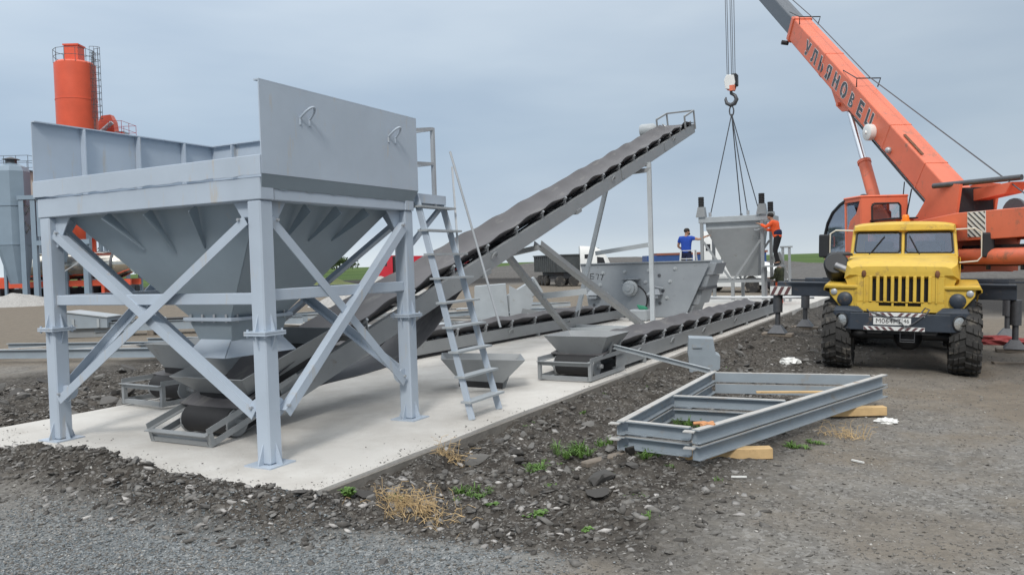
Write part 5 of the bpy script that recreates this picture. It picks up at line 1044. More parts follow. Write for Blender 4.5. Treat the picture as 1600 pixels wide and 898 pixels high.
rg = MB(); rg.path([(-1.72+.02*i, 6.72+.05*i, .362+.006*math.sin(i*2)) for i in range(4)], .018, 6).path([(-1.80, 6.76, .364), (-1.72, 6.80, .37), (-1.62, 6.78, .36)], .015, 6)
props(rg.build('orange_twine', paint('orange_twine', (.62, .30, .14), .85, var=.2), origin=(-1.7, 6.75, .36)), 'scrap of orange twine on the upper frame\'s narrow end', 'twine')
b = MB().chan((-3.9, 10.53, .58), (-2.40, 9.9, .372), .06, .035, .006).build('steel_bar', M['lgrey'], origin=(-3.2, 10.2, .45)); props(b, 'slim grey steel bar leaning from the low conveyor onto the stacked frames', 'bar')
bx = thing('sheet_box', 'blue-grey sheet-metal box standing in the rubble beside the slab', 'metal box', (-3.12, 12.4, G(-3.12, 12.4)-.03), rz=.28)
MB().loft([[V(-.22, -.18, 0), V(.24, -.18, 0), V(.24, .18, 0), V(-.22, .18, 0)], [V(-.23, -.19, .27), V(.25, -.19, .27), V(.25, .19, .27), V(-.23, .19, .27)], [V(-.24, -.19, .30), V(.18, -.19, .31), V(.18, .19, .31), V(-.24, .19, .30)], [V(-.22, -.19, .56), V(.15, -.19, .54), V(.15, .19, .54), V(-.22, .19, .56)]]).build('box_shell', M['beam'], bx, local=True, bevel=.006)
MB().box(-.16, -.02, -.215, -.195, .40, .425).build('handle', M['beam'], bx, local=True)

# ------------------------------------------------------------------ people
def skin_mesh(name, joints, edges, mat, parent, root=0, sub=2):
    me = bpy.data.meshes.new(name); bm = bmesh.new(); lay = bm.verts.layers.skin.verify()
    vs = []
    for i, (p, r) in enumerate(joints):
        v = bm.verts.new(p); v[lay].radius = (r, r) if not isinstance(r, tuple) else r; v[lay].use_root = (i == root); vs.append(v)
    for a, b in edges: bm.edges.new((vs[a], vs[b]))
    bm.to_mesh(me); bm.free(); o = bpy.data.objects.new(name, me); COL.objects.link(o)
    o.modifiers.new('s', 'SKIN'); sb = o.modifiers.new('d', 'SUBSURF'); sb.levels = sub; sb.render_levels = sub
    dg = bpy.context.evaluated_depsgraph_get(); dg.update(); m2 = bpy.data.meshes.new_from_object(o.evaluated_get(dg)); bpy.data.objects.remove(o)
    m2.materials.clear(); m2.materials.append(mat); m2.polygons.foreach_set('use_smooth', [True]*len(m2.polygons)); m2.name = name
    o2 = bpy.data.objects.new(name, m2); reg(o2, parent); return o2
def person(label, loc, rz, J, top, trousers, sleeve=1.0, hair='hair', beard=False, gloves=None, vest=None, cap=None):
    """J: joint positions in metres (x right, y forward, z up) for hip,waist,chest,neck,head and L/R limbs"""
    t = thing('person', label, 'person', loc, rz)
    g = lambda k: Vector(J[k]); jt = []; ed = []
    def a(k, r, p=None): jt.append((g(k) if isinstance(k, str) else k, r)); i = len(jt)-1; ed.append((p, i)) if p is not None else None; return i
    hip = a('hip', (.15, .11)); wa = a('waist', (.145, .10), hip); ch = a('chest', (.165, .11), wa); nk = a('neck', .055, ch); hd0 = a(g('neck').lerp(g('head'), .55), .075, nk); hd1 = a('head', (.078, .095), hd0); a(g('head')+(g('head')-g('neck')).normalized()*.10, (.06, .07), hd1)
    fw = Vector(J['face']).normalized(); hn = a(g('head')+fw*.085+V(0, 0, -.03), .018, hd1)
    for s in 'LR':
        sh = a('sh'+s, .062, ch); el = a('el'+s, .044, sh); wr = a('wr'+s, .03, el); hdir = (g('ha'+s)-g('wr'+s)).normalized(); pm = a(g('wr'+s)+hdir*.07, (.042, .02), wr)
        sd = hdir.cross(V(0, 0, 1)); sd = (sd if sd.length > .1 else V(1, 0, 0)).normalized(); dn = hdir.cross(sd).normalized()
        for k, (o_, l) in enumerate(((-.033, .065), (-.011, .08), (.011, .075), (.033, .055))):
            q = g('wr'+s)+hdir*.085+sd*o_; m1 = a(q+hdir*l*.5+dn*.006, .010, pm); a(q+hdir*l+dn*.025, .008, m1)
        th = a(g('wr'+s)+hdir*.05+sd*(-.055 if s == 'L' else .055), .011, wr); a(g('wr'+s)+hdir*.09+sd*(-.07 if s == 'L' else .07), .009, th)
        hj = a('hp'+s, .09, hip); kn = a('kn'+s, .062, hj); an = a('an'+s, .045, kn); a('to'+s, (.045, .032), an)
    body = skin_mesh('body', jt, ed, M['skin'], t)
    def cl(name, chains, mat, sub=2, root=0):
        jj = []; ee = []; idx_ = {}
        for chn in chains:
            pv = None
            for k, r in chn:
                key = k if isinstance(k, str) else tuple(round(c, 4) for c in k)
                if key not in idx_: idx_[key] = len(jj); jj.append((g(k) if isinstance(k, str) else k, r))
                i = idx_[key]
                if pv is not None and (pv, i) not in ee: ee.append((pv, i))
                pv = i
        return skin_mesh(name, jj, ee, M[mat], body, root, sub)
    e = lambda s: g('sh'+s).lerp(g('el'+s), min(1, sleeve*.75)) if sleeve < 1 else None
    ch_ = [[('waist', (.185, .15)), ('chest', (.195, .145)), (g('chest').lerp(g('neck'), .6), .085)], [('waist', (.185, .15)), (g('hip')+V(0, 0, -.02), (.185, .145))]]
    for s in 'LR':
        c = [('chest', (.19, .135)), ('sh'+s, .082)]; c += [(e(s), .068)] if sleeve < 1 else [('el'+s, .062), (g('el'+s).lerp(g('wr'+s), .92), .046)]
        ch_.append(c)
    cl('shirt', ch_, top)
    if vest: cl('jacket_hem', [[(g('waist')+V(0, 0, .10), (.19, .155)), (g('waist'), (.197, .162)), (g('hip')+V(0, 0, .0), (.197, .158))]], vest)
    tc_ = [[('hip', (.18, .14)), (g('hip').lerp(g('waist'), .7), (.168, .13))]]
    for s in 'LR': tc_.append([('hip', (.18, .14)), ('hp'+s, .105), ('kn'+s, .078), (g('kn'+s).lerp(g('an'+s), .95), .064)])
    cl('trousers', tc_, trousers)
    for s in 'LR':
        skin_mesh('shoe', [(g('an'+s)+V(0, 0, .02), .058), (g('an'+s)+V(0, 0, -.03), .056), (g('to'+s), (.055, .042))], [(0, 1), (1, 2)], M['black'], body, 0, 2)
        if gloves: skin_mesh('glove', [(g('wr'+s), .038), (g('wr'+s).lerp(g('ha'+s), .5), (.05, .03)), (g('ha'+s), (.04, .024))], [(0, 1), (1, 2)], M[gloves], body, 0, 2)
    hc = g('head')+V(0, 0, .045)-fw*.012; mb = MB(); mb.ball(hc, .105, 14, (.86, 1.0, .86) if abs(fw.y) > abs(fw.x) else (1, .86, .86))
    mb.v = [v if v.z > hc.z-.03-(.05 if (v-hc).dot(fw) < 0 else -.02) else V(v.x*.0+hc.x+(v.x-hc.x)*.9, hc.y+(v.y-hc.y)*.9, hc.z-.03) for v in mb.v]
    inv = WM[body.name]; mb.build('cap' if cap else 'hair', M[cap or hair], body, local=True, smooth=True)
    if beard: MB().ball(g('head')+fw*.05+V(0, 0, -.075), .06, 10, (1, 1, .8)).build('beard', M[hair], body, local=True, smooth=True)
    for s in (-1, 1):
        sd = fw.cross(V(0, 0, 1))*s; MB().ball(g('head')+sd*.083+V(0, 0, -.01), .022, 8, (.7, 1, 1.3)).build('ear', M['skin'], body, local=True, smooth=True)
        MB().ball(g('head')+sd*.033+fw*.088+V(0, 0, .012), .010, 6).build('eye', M['black'], body, local=True)
    return t
# man in the blue shirt: reaches right with one arm, other arm bent at the waist; stands on a step ladder
J = dict(hip=(0,0,.93), waist=(0,.01,1.1), chest=(0,.02,1.34), neck=(.01,.03,1.5), head=(.03,.05,1.635), face=(.9,.5,.05),
    shL=(-.2,.0,1.42), elL=(-.30,.02,1.14), wrL=(-.10,.16,1.00), haL=(.0,.2,.97), shR=(.2,.03,1.42), elR=(.42,.12,1.36), wrR=(.64,.22,1.46), haR=(.74,.26,1.49),
    hpL=(-.1,0,.88), knL=(-.12,.03,.48), anL=(-.12,-.02,.08), toL=(-.14,.12,.04), hpR=(.1,0,.88), knR=(.12,.03,.48), anR=(.12,-.02,.08), toR=(.14,.12,.04))
person('bearded man in a blue shirt reaching out to steady the hanging bin', (-7.27, 26.9, 1.03), -.1, J, 'bluecloth', 'navycloth', .8, beard=True, gloves='blackcloth')
# man in orange and navy: leans on the bin, looking at its rim
J = dict(hip=(0,-.04,.92), waist=(0,-.02,1.09), chest=(.0,.06,1.32), neck=(.0,.13,1.47), head=(.0,.19,1.59), face=(.0,1,-.25),
    shL=(-.2,.07,1.40), elL=(-.25,.26,1.25), wrL=(-.18,.46,1.37), haL=(-.16,.55,1.40), shR=(.2,.05,1.40), elR=(.27,.2,1.17), wrR=(.2,.42,1.18), haR=(.17,.52,1.22),
    hpL=(-.1,-.03,.87), knL=(-.12,.02,.47), anL=(-.1,-.06,.08), toL=(-.11,.08,.04), hpR=(.1,-.03,.87), knR=(.16,.1,.47), anR=(.14,-.02,.08), toR=(.16,.12,.04))
person('worker in an orange and navy jacket leaning on the bin from the bracket stand', (-4.30, 26.95, 1.44), 1.45, J, 'hivis', 'blackcloth', 1.0, vest='navycloth')
J = dict(hip=(0,0,.93), waist=(0,.01,1.1), chest=(0,.02,1.33), neck=(0,.03,1.49), head=(0,.06,1.62), face=(0,1,.1),
    shL=(-.2,.0,1.41), elL=(-.28,.05,1.13), wrL=(-.2,.27,1.12), haL=(-.17,.37,1.14), shR=(.2,0,1.41), elR=(.28,.03,1.13), wrR=(.22,.22,1.02), haR=(.2,.32,1.02),
    hpL=(-.1,0,.88), knL=(-.12,.04,.48), anL=(-.12,0,.08), toL=(-.14,.14,.04), hpR=(.1,0,.88), knR=(.12,.04,.48), anR=(.12,0,.08), toR=(.14,.14,.04))
person('worker in camouflage jacket and orange trousers standing below the bracket stand', (-4.42, 28.2, PADZ-.27), 1.3, J, 'camo', 'hivis', 1.0, cap='camo')
# crane operator, seated
J = dict(hip=(0,0,.10), waist=(0,.0,.28), chest=(0,.03,.50), neck=(0,.06,.66), head=(0,.1,.79), face=(0,1,.1),
    shL=(-.2,.02,.58), elL=(-.26,.15,.32), wrL=(-.2,.38,.36), haL=(-.19,.47,.37), shR=(.2,.02,.58), elR=(.26,.15,.32), wrR=(.2,.38,.36), haR=(.19,.47,.37),
    hpL=(-.1,.02,.06), knL=(-.13,.42,.08), anL=(-.13,.5,-.32), toL=(-.13,.64,-.36), hpR=(.1,.02,.06), knR=(.13,.42,.08), anR=(.13,.5,-.32), toR=(.13,.64,-.36))
so = S(ca0+.48, (cb0+cb1)/2+.12, cz0+.44)
person('crane operator in dark clothes and black cap seated in the orange cab', tuple(so), math.atan2(-U.x, U.y), J, 'blackcloth', 'navycloth', 1.0, cap='black')
# step ladder the man in blue stands on
sl_ = thing('step_ladder', 'white aluminium step ladder behind the vibrating screen', 'step ladder', (-7.2, 26.9, PADZ))
for x in (-.30, .30):
    MB().bar((x*1.1, -.42, 0), (x*.72, -.12, 1.86), .05, .035).build('front_stile', M['white'], sl_, local=True); MB().bar((x*1.1, .48, 0), (x*.72, .14, 1.86), .05, .035).build('rear_stile', M['white'], sl_, local=True)
for k in range(1, 7):
    t = k/7; MB().box(-.31+.10*t, .31-.10*t, -.46+.3*t, -.34+.3*t, 1.86*t-.015, 1.86*t+.015).build('tread', M['white'], sl_, local=True)
MB().box(-.24, .24, -.14, .16, 1.861, 1.885).build('top_cap', M['white'], sl_, local=True); MB().box(-.26, .26, -.2, .25, .845, .875).build('standing_platform', M['white'], sl_, local=True)
# ------------------------------------------------------------------ asphalt plant far to the left (each unit has its own frame; K scales its measured sizes to metres)
PO = V(-74.08, 49.28, 0); PX = V(math.cos(YAW), math.sin(YAW), 0); PY = V(-math.sin(YAW), math.cos(YAW), 0); PGZ = G(-74.08, 49.28)-.1
K = .0628
def Q(px, py, d=0): return PO+PX*((px-800)*(78+d)/1241-(118-800)*K)+PY*d
def plant(name, label, cat, px, d=0): p = Q(px, 470, d); return thing(name, label, cat, (p.x, p.y, PGZ), rz=YAW)
ZL = lambda py: 1.8+(430.9-py)*K-PGZ        # height above the plant's ground
PR, PGY = M['plant_red'], M['plantgrey']
# red silo
si = plant('red_silo', 'tall orange-red cylindrical silo with caged ladder and top railing', 'silo', 135)
r = 1.83; zt = ZL(105)
MB().lathe([(0, zt+.25), (r*.9, zt+.18), (r, zt), (r, ZL(330)), (.4, ZL(380)), (0, ZL(380))], None, 40).build('shell', PR, si, local=True, smooth=True)
for k in range(4): a = math.pi/4+k*math.pi/2; MB().box(-.15, .15, -.15, .15, 0, ZL(325), Matrix.Translation((1.6*math.cos(a), 1.6*math.sin(a), 0))).build('leg', PGY, si, local=True)
for py in (160, 215, 270): MB().lathe([(1.83, ZL(py)-.05), (1.86, ZL(py)-.05), (1.86, ZL(py)+.05), (1.83, ZL(py)+.05)], None, 40, closed=True).build('seam_band', PR, si, local=True, smooth=True)
MB().box(-.66, .66, -.6, .6, zt+.1, zt+1.75).box(-.75, .75, -.7, .7, zt+1.75, zt+1.9).build('vent_box', PR, si, local=True)
def railing(parent, pts, hgt, closed=False, mat='dsteel', r_=.025, mid=2):
    pts = [Vector(p) for p in pts]
    for k in range(1, mid+1): MB().path([p+V(0, 0, hgt*k/mid) for p in pts], r_, 5, closed).build('rail', M[mat], parent, local=True)
    for p in pts: MB().tube(p, p+V(0, 0, hgt), r_, 5).build('rail_post', M[mat], parent, local=True)
railing(si, [(r*math.cos(2*math.pi*i/12), r*math.sin(2*math.pi*i/12), zt) for i in range(12)], 1.3, True)
lx, ly = r+.12, -.35
mb = MB()
for dx in (0, .45): mb.tube((lx+dx*.2, ly-dx, ZL(330)), (lx+dx*.2, ly-dx, zt+1.2), .03, 5)
z = ZL(320)
while z < zt+1: mb.tube((lx, ly, z), (lx+.09, ly-.45, z), .02, 4); z += .4
mb.build('ladder', M['dsteel'], si, local=True)
z = ZL(190); k = 0
cage = lambda z: [(lx+.05+.75*math.sin(a), ly-.22-.45*math.cos(a), z) for a in [i*math.pi/6 for i in range(7)]]
while z < zt+1.6: MB().path(cage(z), .022, 4).build('cage_hoop', M['dsteel'], si, local=True); z += .62
for i in range(0, 7, 1): p = cage(0)[i]; MB().tube((p[0], p[1], ZL(190)), (p[0], p[1], zt+1.5), .018, 4).build('cage_bar', M['dsteel'], si, local=True)
# mixing tower with red hopper, pipe and railed platform
mt_ = plant('mixing_tower', 'grey mixing tower with small red hopper, pipe and railed platform on top', 'tower', 186, 6)
zp = ZL(203)
MB().box(-2.0, 1.9, -1.6, 1.6, zp-.25, zp).build('platform', PGY, mt_, local=True); MB().box(-1.5, 1.4, -1.3, 1.3, ZL(330), zp-.26).build('housing', PGY, mt_, local=True)
for x in (-1.8, 1.8):
    for y in (-1.4, 1.4): MB().box(x-.15, x+.15, y-.15, y+.15, 0, zp-.26).build('leg', PGY, mt_, local=True)
MB().loft([[V(-1.1, -.5, zp), V(.7, -.5, zp), V(.7, .5, zp), V(-1.1, .5, zp)], [V(-1.1, -.5, zp+1.4), V(.5, -.5, zp+1.7), V(.5, .5, zp+1.7), V(-1.1, .5, zp+1.4)], [V(-.8, -.4, zp+2.3), V(.2, -.4, zp+2.4), V(.2, .4, zp+2.4), V(-.8, .4, zp+2.3)]]).build('red_hopper', PR, mt_, local=True)
MB().tube((-1.6, -.9, zp-.3), (.6, -.9, zp+1.5), .22, 14).build('pipe', M['galv'], mt_, local=True, smooth=True); MB().box(.7, 1.6, -.6, .6, zp, zp+.6).build('gear_box', M['galv'], mt_, local=True); MB().box(1.3, 1.9, -1.5, -.9, zp, zp+.35).build('red_box', PR, mt_, local=True)
railing(mt_, [(-2, -1.6, zp), (-.7, -1.6, zp), (.6, -1.6, zp), (1.9, -1.6, zp), (1.9, 0, zp), (1.9, 1.6, zp), (.6, 1.6, zp), (-.7, 1.6, zp), (-2, 1.6, zp), (-2, 0, zp)], 1.5, True, 'truck_red')
# dust filter housing
fl_ = plant('dust_filter', 'tall blue-grey ribbed dust filter housing with vented cap', 'filter', 29, -4)
def octr(w, z, dx=0): return [V(dx+w*math.cos(R(22.5+45*i))*1.06, w*math.sin(R(22.5+45*i)), z) for i in range(8)]
MB().loft([octr(.75, ZL(440), .25), octr(1.42, ZL(385)), octr(1.42, ZL(275)), octr(1.2, ZL(268)), octr(.4, ZL(262))]).build('shell', PGY, fl_, local=True)
for py in (382, 325): MB().loft([octr(1.49, ZL(py+1)), octr(1.49, ZL(py-1))]).build('band', PGY, fl_, local=True)
MB().loft([octr(.45, ZL(262)), octr(.45, ZL(257)), octr(.75, ZL(256.8)), octr(.1, ZL(253))]).build('cap', M['dsteel'], fl_, local=True)
for x in (-1.0, 1.0): MB().box(x-.12, x+.12, -.12, .12, 0, ZL(380)).build('leg', PGY, fl_, local=True)
# cream tank with railing
tk = plant('cream_tank', 'cream upright tank with railed top behind the dust filter', 'tank', 48, 3)
MB().lathe([(0, ZL(262)), (1.6, ZL(262)), (1.6, ZL(318)), (0, ZL(318))], None, 28).build('shell', M['cream'], tk, local=True, smooth=True)
for x in (-1.2, 1.2): MB().box(x-.2, x+.2, -.2, .2, 0, ZL(318)).build('leg', PGY, tk, local=True)
MB().box(-3.2, 1.6, -1.9, 1.9, ZL(263), ZL(261.5)).build('deck', PGY, tk, local=True)
railing(tk, [(-3.2, -1.9, ZL(261)), (-2, -1.9, ZL(261)), (-.8, -1.9, ZL(261)), (.4, -1.9, ZL(261)), (1.6, -1.9, ZL(261)), (1.6, 1.9, ZL(261)), (-.8, 1.9, ZL(261)), (-3.2, 1.9, ZL(261))], 1.4, True)
# bin stand with lattice in front of the drum
st_ = plant('plant_stand', 'blue-grey steel stand with lattice bracing before the shiny drum', 'steel stand', 58, -5)
for x in (-.9, .15, 4.75): MB().box(x-.22, x+.22, -.2, .2, 0, ZL(312 if x < 4 else 378)).build('column', PGY, st_, local=True)
MB().box(-1.2, 3.2, -.3, .3, ZL(318), ZL(312)).build('beam', PGY, st_, local=True); MB().box(.4, 5.2, -.25, .25, ZL(385), ZL(378)).build('beam', PGY, st_, local=True); MB().box(.5, 1.6, -.2, .2, ZL(372), ZL(318)).build('side_box', PGY, st_, local=True)
for a_, b_ in ((318, 345), (345, 372)): MB().bar((-.9, 0, ZL(a_)), (.15, 0, ZL(b_)), .1, .1).build('lattice_bar', M['dsteel'], st_, local=True); MB().bar((.15, .05, ZL(a_)), (-.9, .05, ZL(b_)), .1, .1).build('lattice_bar', M['dsteel'], st_, local=True)
MB().bar((2.0, 0, ZL(430)), (4.75, 0, ZL(405)), .1, .1).build('stay', M['galv'], st_, local=True)
# dryer drum on its red chassis
dr = plant('dryer_drum', 'shiny stainless dryer drum lying on an orange-red chassis', 'drum', 122, 0)
zc = ZL(415); r = 1.33
prof = [(0, -5.2), (.9, -5.2), (r, -4.9)]
MB().lathe([(0, -5.2), (.8, -5.2), (r, -4.8), (r, -1.2), (r*1.03, -1.15), (r*1.03, -.9), (r, -.85), (r, 3.9), (r*1.06, 3.95), (r*1.06, 4.2), (r, 4.25), (r*.95, 4.6), (.8, 5.6), (0, 5.6)], Matrix.Translation((0, 0, zc)) @ Matrix.Rotation(R(90), 4, 'Y'), 40).build('drum_shell', M['chrome'], dr, local=True, smooth=True)
for x in (-1.0, 4.1): MB().lathe([(r+.02, -.12), (r+.12, -.12), (r+.12, .12), (r+.02, .12)], Matrix.Translation((x, 0, zc)) @ Matrix.Rotation(R(90), 4, 'Y'), 40, closed=True).build('riding_ring', M['dsteel'], dr, local=True, smooth=True)
for y in (-1.0, 1.0): MB().box(-7.8, 5.8, y-.12, y+.12, ZL(447), ZL(438)).build('chassis_beam', PR, dr, local=True)
for x in (-7, -4.4, -1.2, 1.9, 3.1, 5.4): MB().box(x-.15, x+.15, -1.1, 1.1, 0, ZL(447)).build('chassis_leg', PR if x in (3.1, -1.2) else M['dsteel'], dr, local=True)
MB().box(-7.5, 5.6, .3, 1.2, .1, ZL(449)).build('chassis_shade_block', M['black'], dr, local=True)  # black block put in for the dark space below the chassis, no machine part
MB().box(-8.2, -6.6, -.4, .4, ZL(442), ZL(430)).build('chassis_nose', PR, dr, local=True)
for x in (1.4, 4.4): MB().box(x-.15, x+.15, .8, 1.1, ZL(400), ZL(372)).build('red_post', PR, dr, local=True)

# ------------------------------------------------------------------ lorries beyond the slab
def lwheel(t, x, y, r=.5, w=.3):
    wm = Matrix.Translation((x, y, r)) @ Matrix.Rotation(R(90), 4, 'X')
    ty = MB().lathe([(.3*r/.5, -w/2), (r*.92, -w/2), (r, -w*.36), (r, w*.36), (r*.92, w/2), (.3*r/.5, w/2)], wm, 20).build('wheel', M['tyre'], t, local=True, smooth=True)
    MB().lathe([(0, w*.2), (.12, w*.25), (.2, w*.1), (.29*r/.5, w*.42), (.31*r/.5, -.1), (0, -.1)], wm, 16).build('rim', M['galv'], ty, local=True, smooth=True)
def sleeper_tractor(label, loc, rz, lift=0.):
    t = thing('sleeper_tractor', label, 'truck', loc, rz); Wt = M['white']          # x forward
    for x in (0, 1.25):
        for y in (-.95, .95): lwheel(t, x, y, .5, .5)
    for y in (-1.0, 1.0): lwheel(t, 5.55, y, .5, .3)
    for y in (-.42, .42): MB().box(-1.0, 6.4, y-.05, y+.05, .75, .98).build('chassis_rail', M['black'], t, local=True)
    MB().loft([[V(1.9, y, z) for y, z in ((-1.2, .95), (1.2, .95), (1.2, 3.1), (.95, 3.75), (-.95, 3.75), (-1.2, 3.1))], [V(3.3, y, z) for y, z in ((-1.2, .95), (1.2, .95), (1.2, 3.1), (.95, 3.65), (-.95, 3.65), (-1.2, 3.1))], [V(4.0, y, z) for y, z in ((-1.2, .95), (1.2, .95), (1.18, 2.9), (.9, 3.2), (-.9, 3.2), (-1.18, 2.9))], [V(4.45, y, z) for y, z in ((-1.15, .95), (1.15, .95), (1.1, 2.5), (.85, 2.65), (-.85, 2.65), (-1.1, 2.5))], [V(4.75, y, z) for y, z in ((-1.1, .95), (1.1, .95), (1.05, 1.85), (.85, 1.9), (-.85, 1.9), (-1.05, 1.85))]]).build('sleeper_cab', Wt, t, local=True, smooth=True)
    MB().loft([[V(4.7, y, z) for y, z in ((-1.05, .9), (1.05, .9), (1.0, 1.8), (.75, 1.88), (-.75, 1.88), (-1.0, 1.8))], [V(6.1, y, z) for y, z in ((-.95, .75), (.95, .75), (.9, 1.5), (.6, 1.62), (-.6, 1.62), (-.9, 1.5))], [V(6.55, y, z) for y, z in ((-.85, .6), (.85, .6), (.8, 1.2), (.5, 1.35), (-.5, 1.35), (-.8, 1.2))]]).build('bonnet', Wt, t, local=True, smooth=True)
    for y in (-1.1, 1.1):
        n = 10; pts = [(5.55+.68*math.cos(math.pi*i/n), .5+.66*math.sin(math.pi*i/n)) for i in range(n+1)]+[(5.55-.55*math.cos(math.pi*i/n), .5+.53*math.sin(math.pi*i/n)) for i in range(n+1)]
        MB().plate([(x, y, z) for x, z in pts], .25, (0, 1, 0)).build('front_wing', Wt, t, local=True)
        MB().box(1.85, 4.8, y-.08, y+.08, .35, .93).build('side_skirt', Wt, t, local=True, bevel=.04)
        MB().plate([(3.45, y*1.095, 1.95), (4.25, y*1.07, 1.95), (4.05, y*1.07, 2.6), (3.45, y*1.095, 2.7)], .02, (0, 1, 0)).build('door_window', M['black'], t, local=True)
        MB().box(2.3, 2.65, y*1.093-.01, y*1.093+.01, 2.55, 2.95).build('sleeper_window', M['black'], t, local=True)
        MB().ball((6.45, y*.62, .95), .16, 10, (.5, 1, .8)).build('headlamp', M['lamp'], t, local=True)
    MB().plate([(4.47, -.95, 1.98), (4.47, .95, 1.98), (4.30, .85, 2.62), (4.30, -.85, 2.62)], .02).build('windscreen', M['glass'], t, local=True)
    MB().box(6.4, 6.7, -1.05, 1.05, .35, .72).build('bumper', M['black'], t, local=True, bevel=.05)
    MB().box(3.2, 3.7, -.9, .9, 3.5, 3.53).build('roof_strip', M['dsteel'], t, local=True)
    return t
cr_ = YAW*0
sleeper_tractor('white long-nosed lorry tractor parked behind the lifted bin', (-13.35, 50.2, G(-13.35, 50.2)), -.45)
a2 = .3; p2 = V(-31.2, 69.2, 0)
sleeper_tractor('white long-nosed lorry tractor hitched to a dark grey tipper trailer', (-30.7, 68.7, G(-30.7, 68.7)), .45)
tl = thing('tipper_trailer', 'dark grey ribbed tipper trailer behind the white tractor', 'trailer', (-30.2, 69.3, G(-30.2, 69.3)), -.86)
D_ = M['dump']
mb = MB().loft([[V(x, y, z) for x, y, z in ((-7.2, -1.15, 1.35), (.6, -1.15, 1.35), (.6, 1.15, 1.35), (-7.2, 1.15, 1.35))], [V(x, y, z) for x, y, z in ((-7.4, -1.25, 2.9), (.8, -1.25, 2.9), (.8, 1.25, 2.9), (-7.4, 1.25, 2.9))]]); mb.build('body', D_, tl, local=True)
for i in range(11): x = -7.1+i*.72; MB().box(x-.07, x+.07, -1.34, -1.17, 1.35, 2.9).build('rib', D_, tl, local=True)
for i in range(7): y = -1.0+i*.333; MB().box(-7.55, -7.40, y-.05, y+.05, 1.4, 2.85).build('rib', D_, tl, local=True)
MB().box(-7.5, .9, -1.36, 1.36, 2.9, 3.02).build('rim', D_, tl, local=True); MB().box(-7.0, .5, -.5, .5, .9, 1.34).build('chassis', M['black'], tl, local=True)
for x in (-6.2, -5.0, -3.8):
    for y in (-.95, .95): lwheel(tl, x, y, .5, .45)
bt = thing('flat_trailer', 'long blue flat-topped trailer seen above the vibrating screen', 'trailer', (-16.8, 59.0, G(-16.8, 59)), .47)
MB().box(-2.3, 6.5, -1.2, 1.2, 1.0, 2.42).build('side_boards', M['blue_tarp'], bt, local=True); MB().box(-1.6, 6.6, -1.25, 1.25, 2.42, 2.58).build('cover', M['tarp_red'], bt, local=True); MB().box(-2.1, 6.3, -.5, .5, .7, 1.0).build('chassis', M['black'], bt, local=True)
for x in (-1.2, 0, 4.6, 5.8):
    for y in (-.95, .95): lwheel(bt, x, y, .48, .4)
rt = thing('tipper_lorry', 'red tipper lorry parked behind the pale gravel heap', 'truck', (-50.6, 69.5, G(-50.6, 69.5)+.35), .49+math.pi)
LR = M['truck_red']
MB().loft([[V(x, y, z) for x, y, z in ((-.2, -1.25, .9), (1.7, -1.25, .7), (1.7, 1.25, .7), (-.2, 1.25, .9))], [V(x, y, z) for x, y, z in ((-.2, -1.25, 2.0), (1.75, -1.25, 1.9), (1.75, 1.25, 1.9), (-.2, 1.25, 2.0))], [V(x, y, z) for x, y, z in ((-.2, -1.2, 3.1), (1.45, -1.2, 3.0), (1.45, 1.2, 3.0), (-.2, 1.2, 3.1))]]).build('cab', LR, rt, local=True)
for y in (-1.235, 1.235): MB().plate([(.4, y, 2.02), (1.5, y, 2.02), (1.35, y*.985, 2.75), (.4, y*.985, 2.8)], .03, (0, 1, 0)).build('side_window', M['black'], rt, local=True)
MB().box(-.75, -.25, -1.1, 1.1, .9, 2.9).build('engine_stack', M['black'], rt, local=True)
MB().loft([[V(-8.0, -1.2, 1.3), V(-.8, -1.2, 1.3), V(-.8, 1.2, 1.3), V(-8.0, 1.2, 1.3)], [V(-8.3, -1.25, 2.9), V(-.8, -1.25, 3.05), V(-.8, 1.25, 3.05), V(-8.3, 1.25, 2.9)]]).build('tipper_body', LR, rt, local=True); MB().box(-8.3, .3, -.5, .5, .8, 1.28).build('chassis', M['black'], rt, local=True)
MB().box(-.8, .6, -1.25, 1.25, 3.07, 3.13).build('body_canopy', LR, rt, local=True)
for x in (.9, -5, -6.3):
    for y in (-1.0, 1.0): lwheel(rt, x, y, .5, .4)

# ------------------------------------------------------------------ heaps
def heap(name, label, c, rx, ry, h, mat, seed, cat='heap', n=46):
    z0 = G(*c)-.15; vs = []; fs = []
    u = np.linspace(-1, 1, n); XX, YY = np.meshgrid(u, u); rr_ = np.sqrt(XX**2+YY**2)
    zz = np.clip(1-rr_, 0, 1)**.85*h*(1+.25*fbm(XX*3, YY*3, 1, 3, seed)) + .10*h*fbm(XX*3, YY*3, 3, 3, seed+9)*(rr_ < .95)
    o = np.stack([XX*rx, YY*ry, zz], -1).reshape(-1, 3); id_ = np.arange(n*n).reshape(n, n)
    f = np.stack([id_[:-1, :-1], id_[:-1, 1:], id_[1:, 1:], id_[1:, :-1]], -1).reshape(-1, 4); me = np_mesh(name, o, f); me.materials.append(mat)
    me.polygons.foreach_set('use_smooth', [True]*len(me.polygons)); ob = bpy.data.objects.new(name, me); reg(ob, None, Matrix.Translation((c[0], c[1], z0))); return props(ob, label, cat)
PG_ = paint('pale_gravel', (.36, .35, .335), .95, var=.35, scale=9, bump=.6, bscale=16); DS = paint('dark_spoil', (.10, .095, .09), .95, var=.35, scale=4, bump=.6, bscale=9)
heap('gravel_heap', 'large pale grey gravel heap before the red lorry', (-27.4, 36.4), 4.6, 3.6, 1.75, PG_, 3); heap('gravel_heap', 'small pale gravel heap behind the inclined conveyor', (-17.2, 25.0), 1.9, 1.6, .9, PG_, 5)
heap('gravel_heap', 'low pale gravel heap before the asphalt plant', (-68.5, 40.3), 4.5, 3.5, 1.3, PG_, 8)
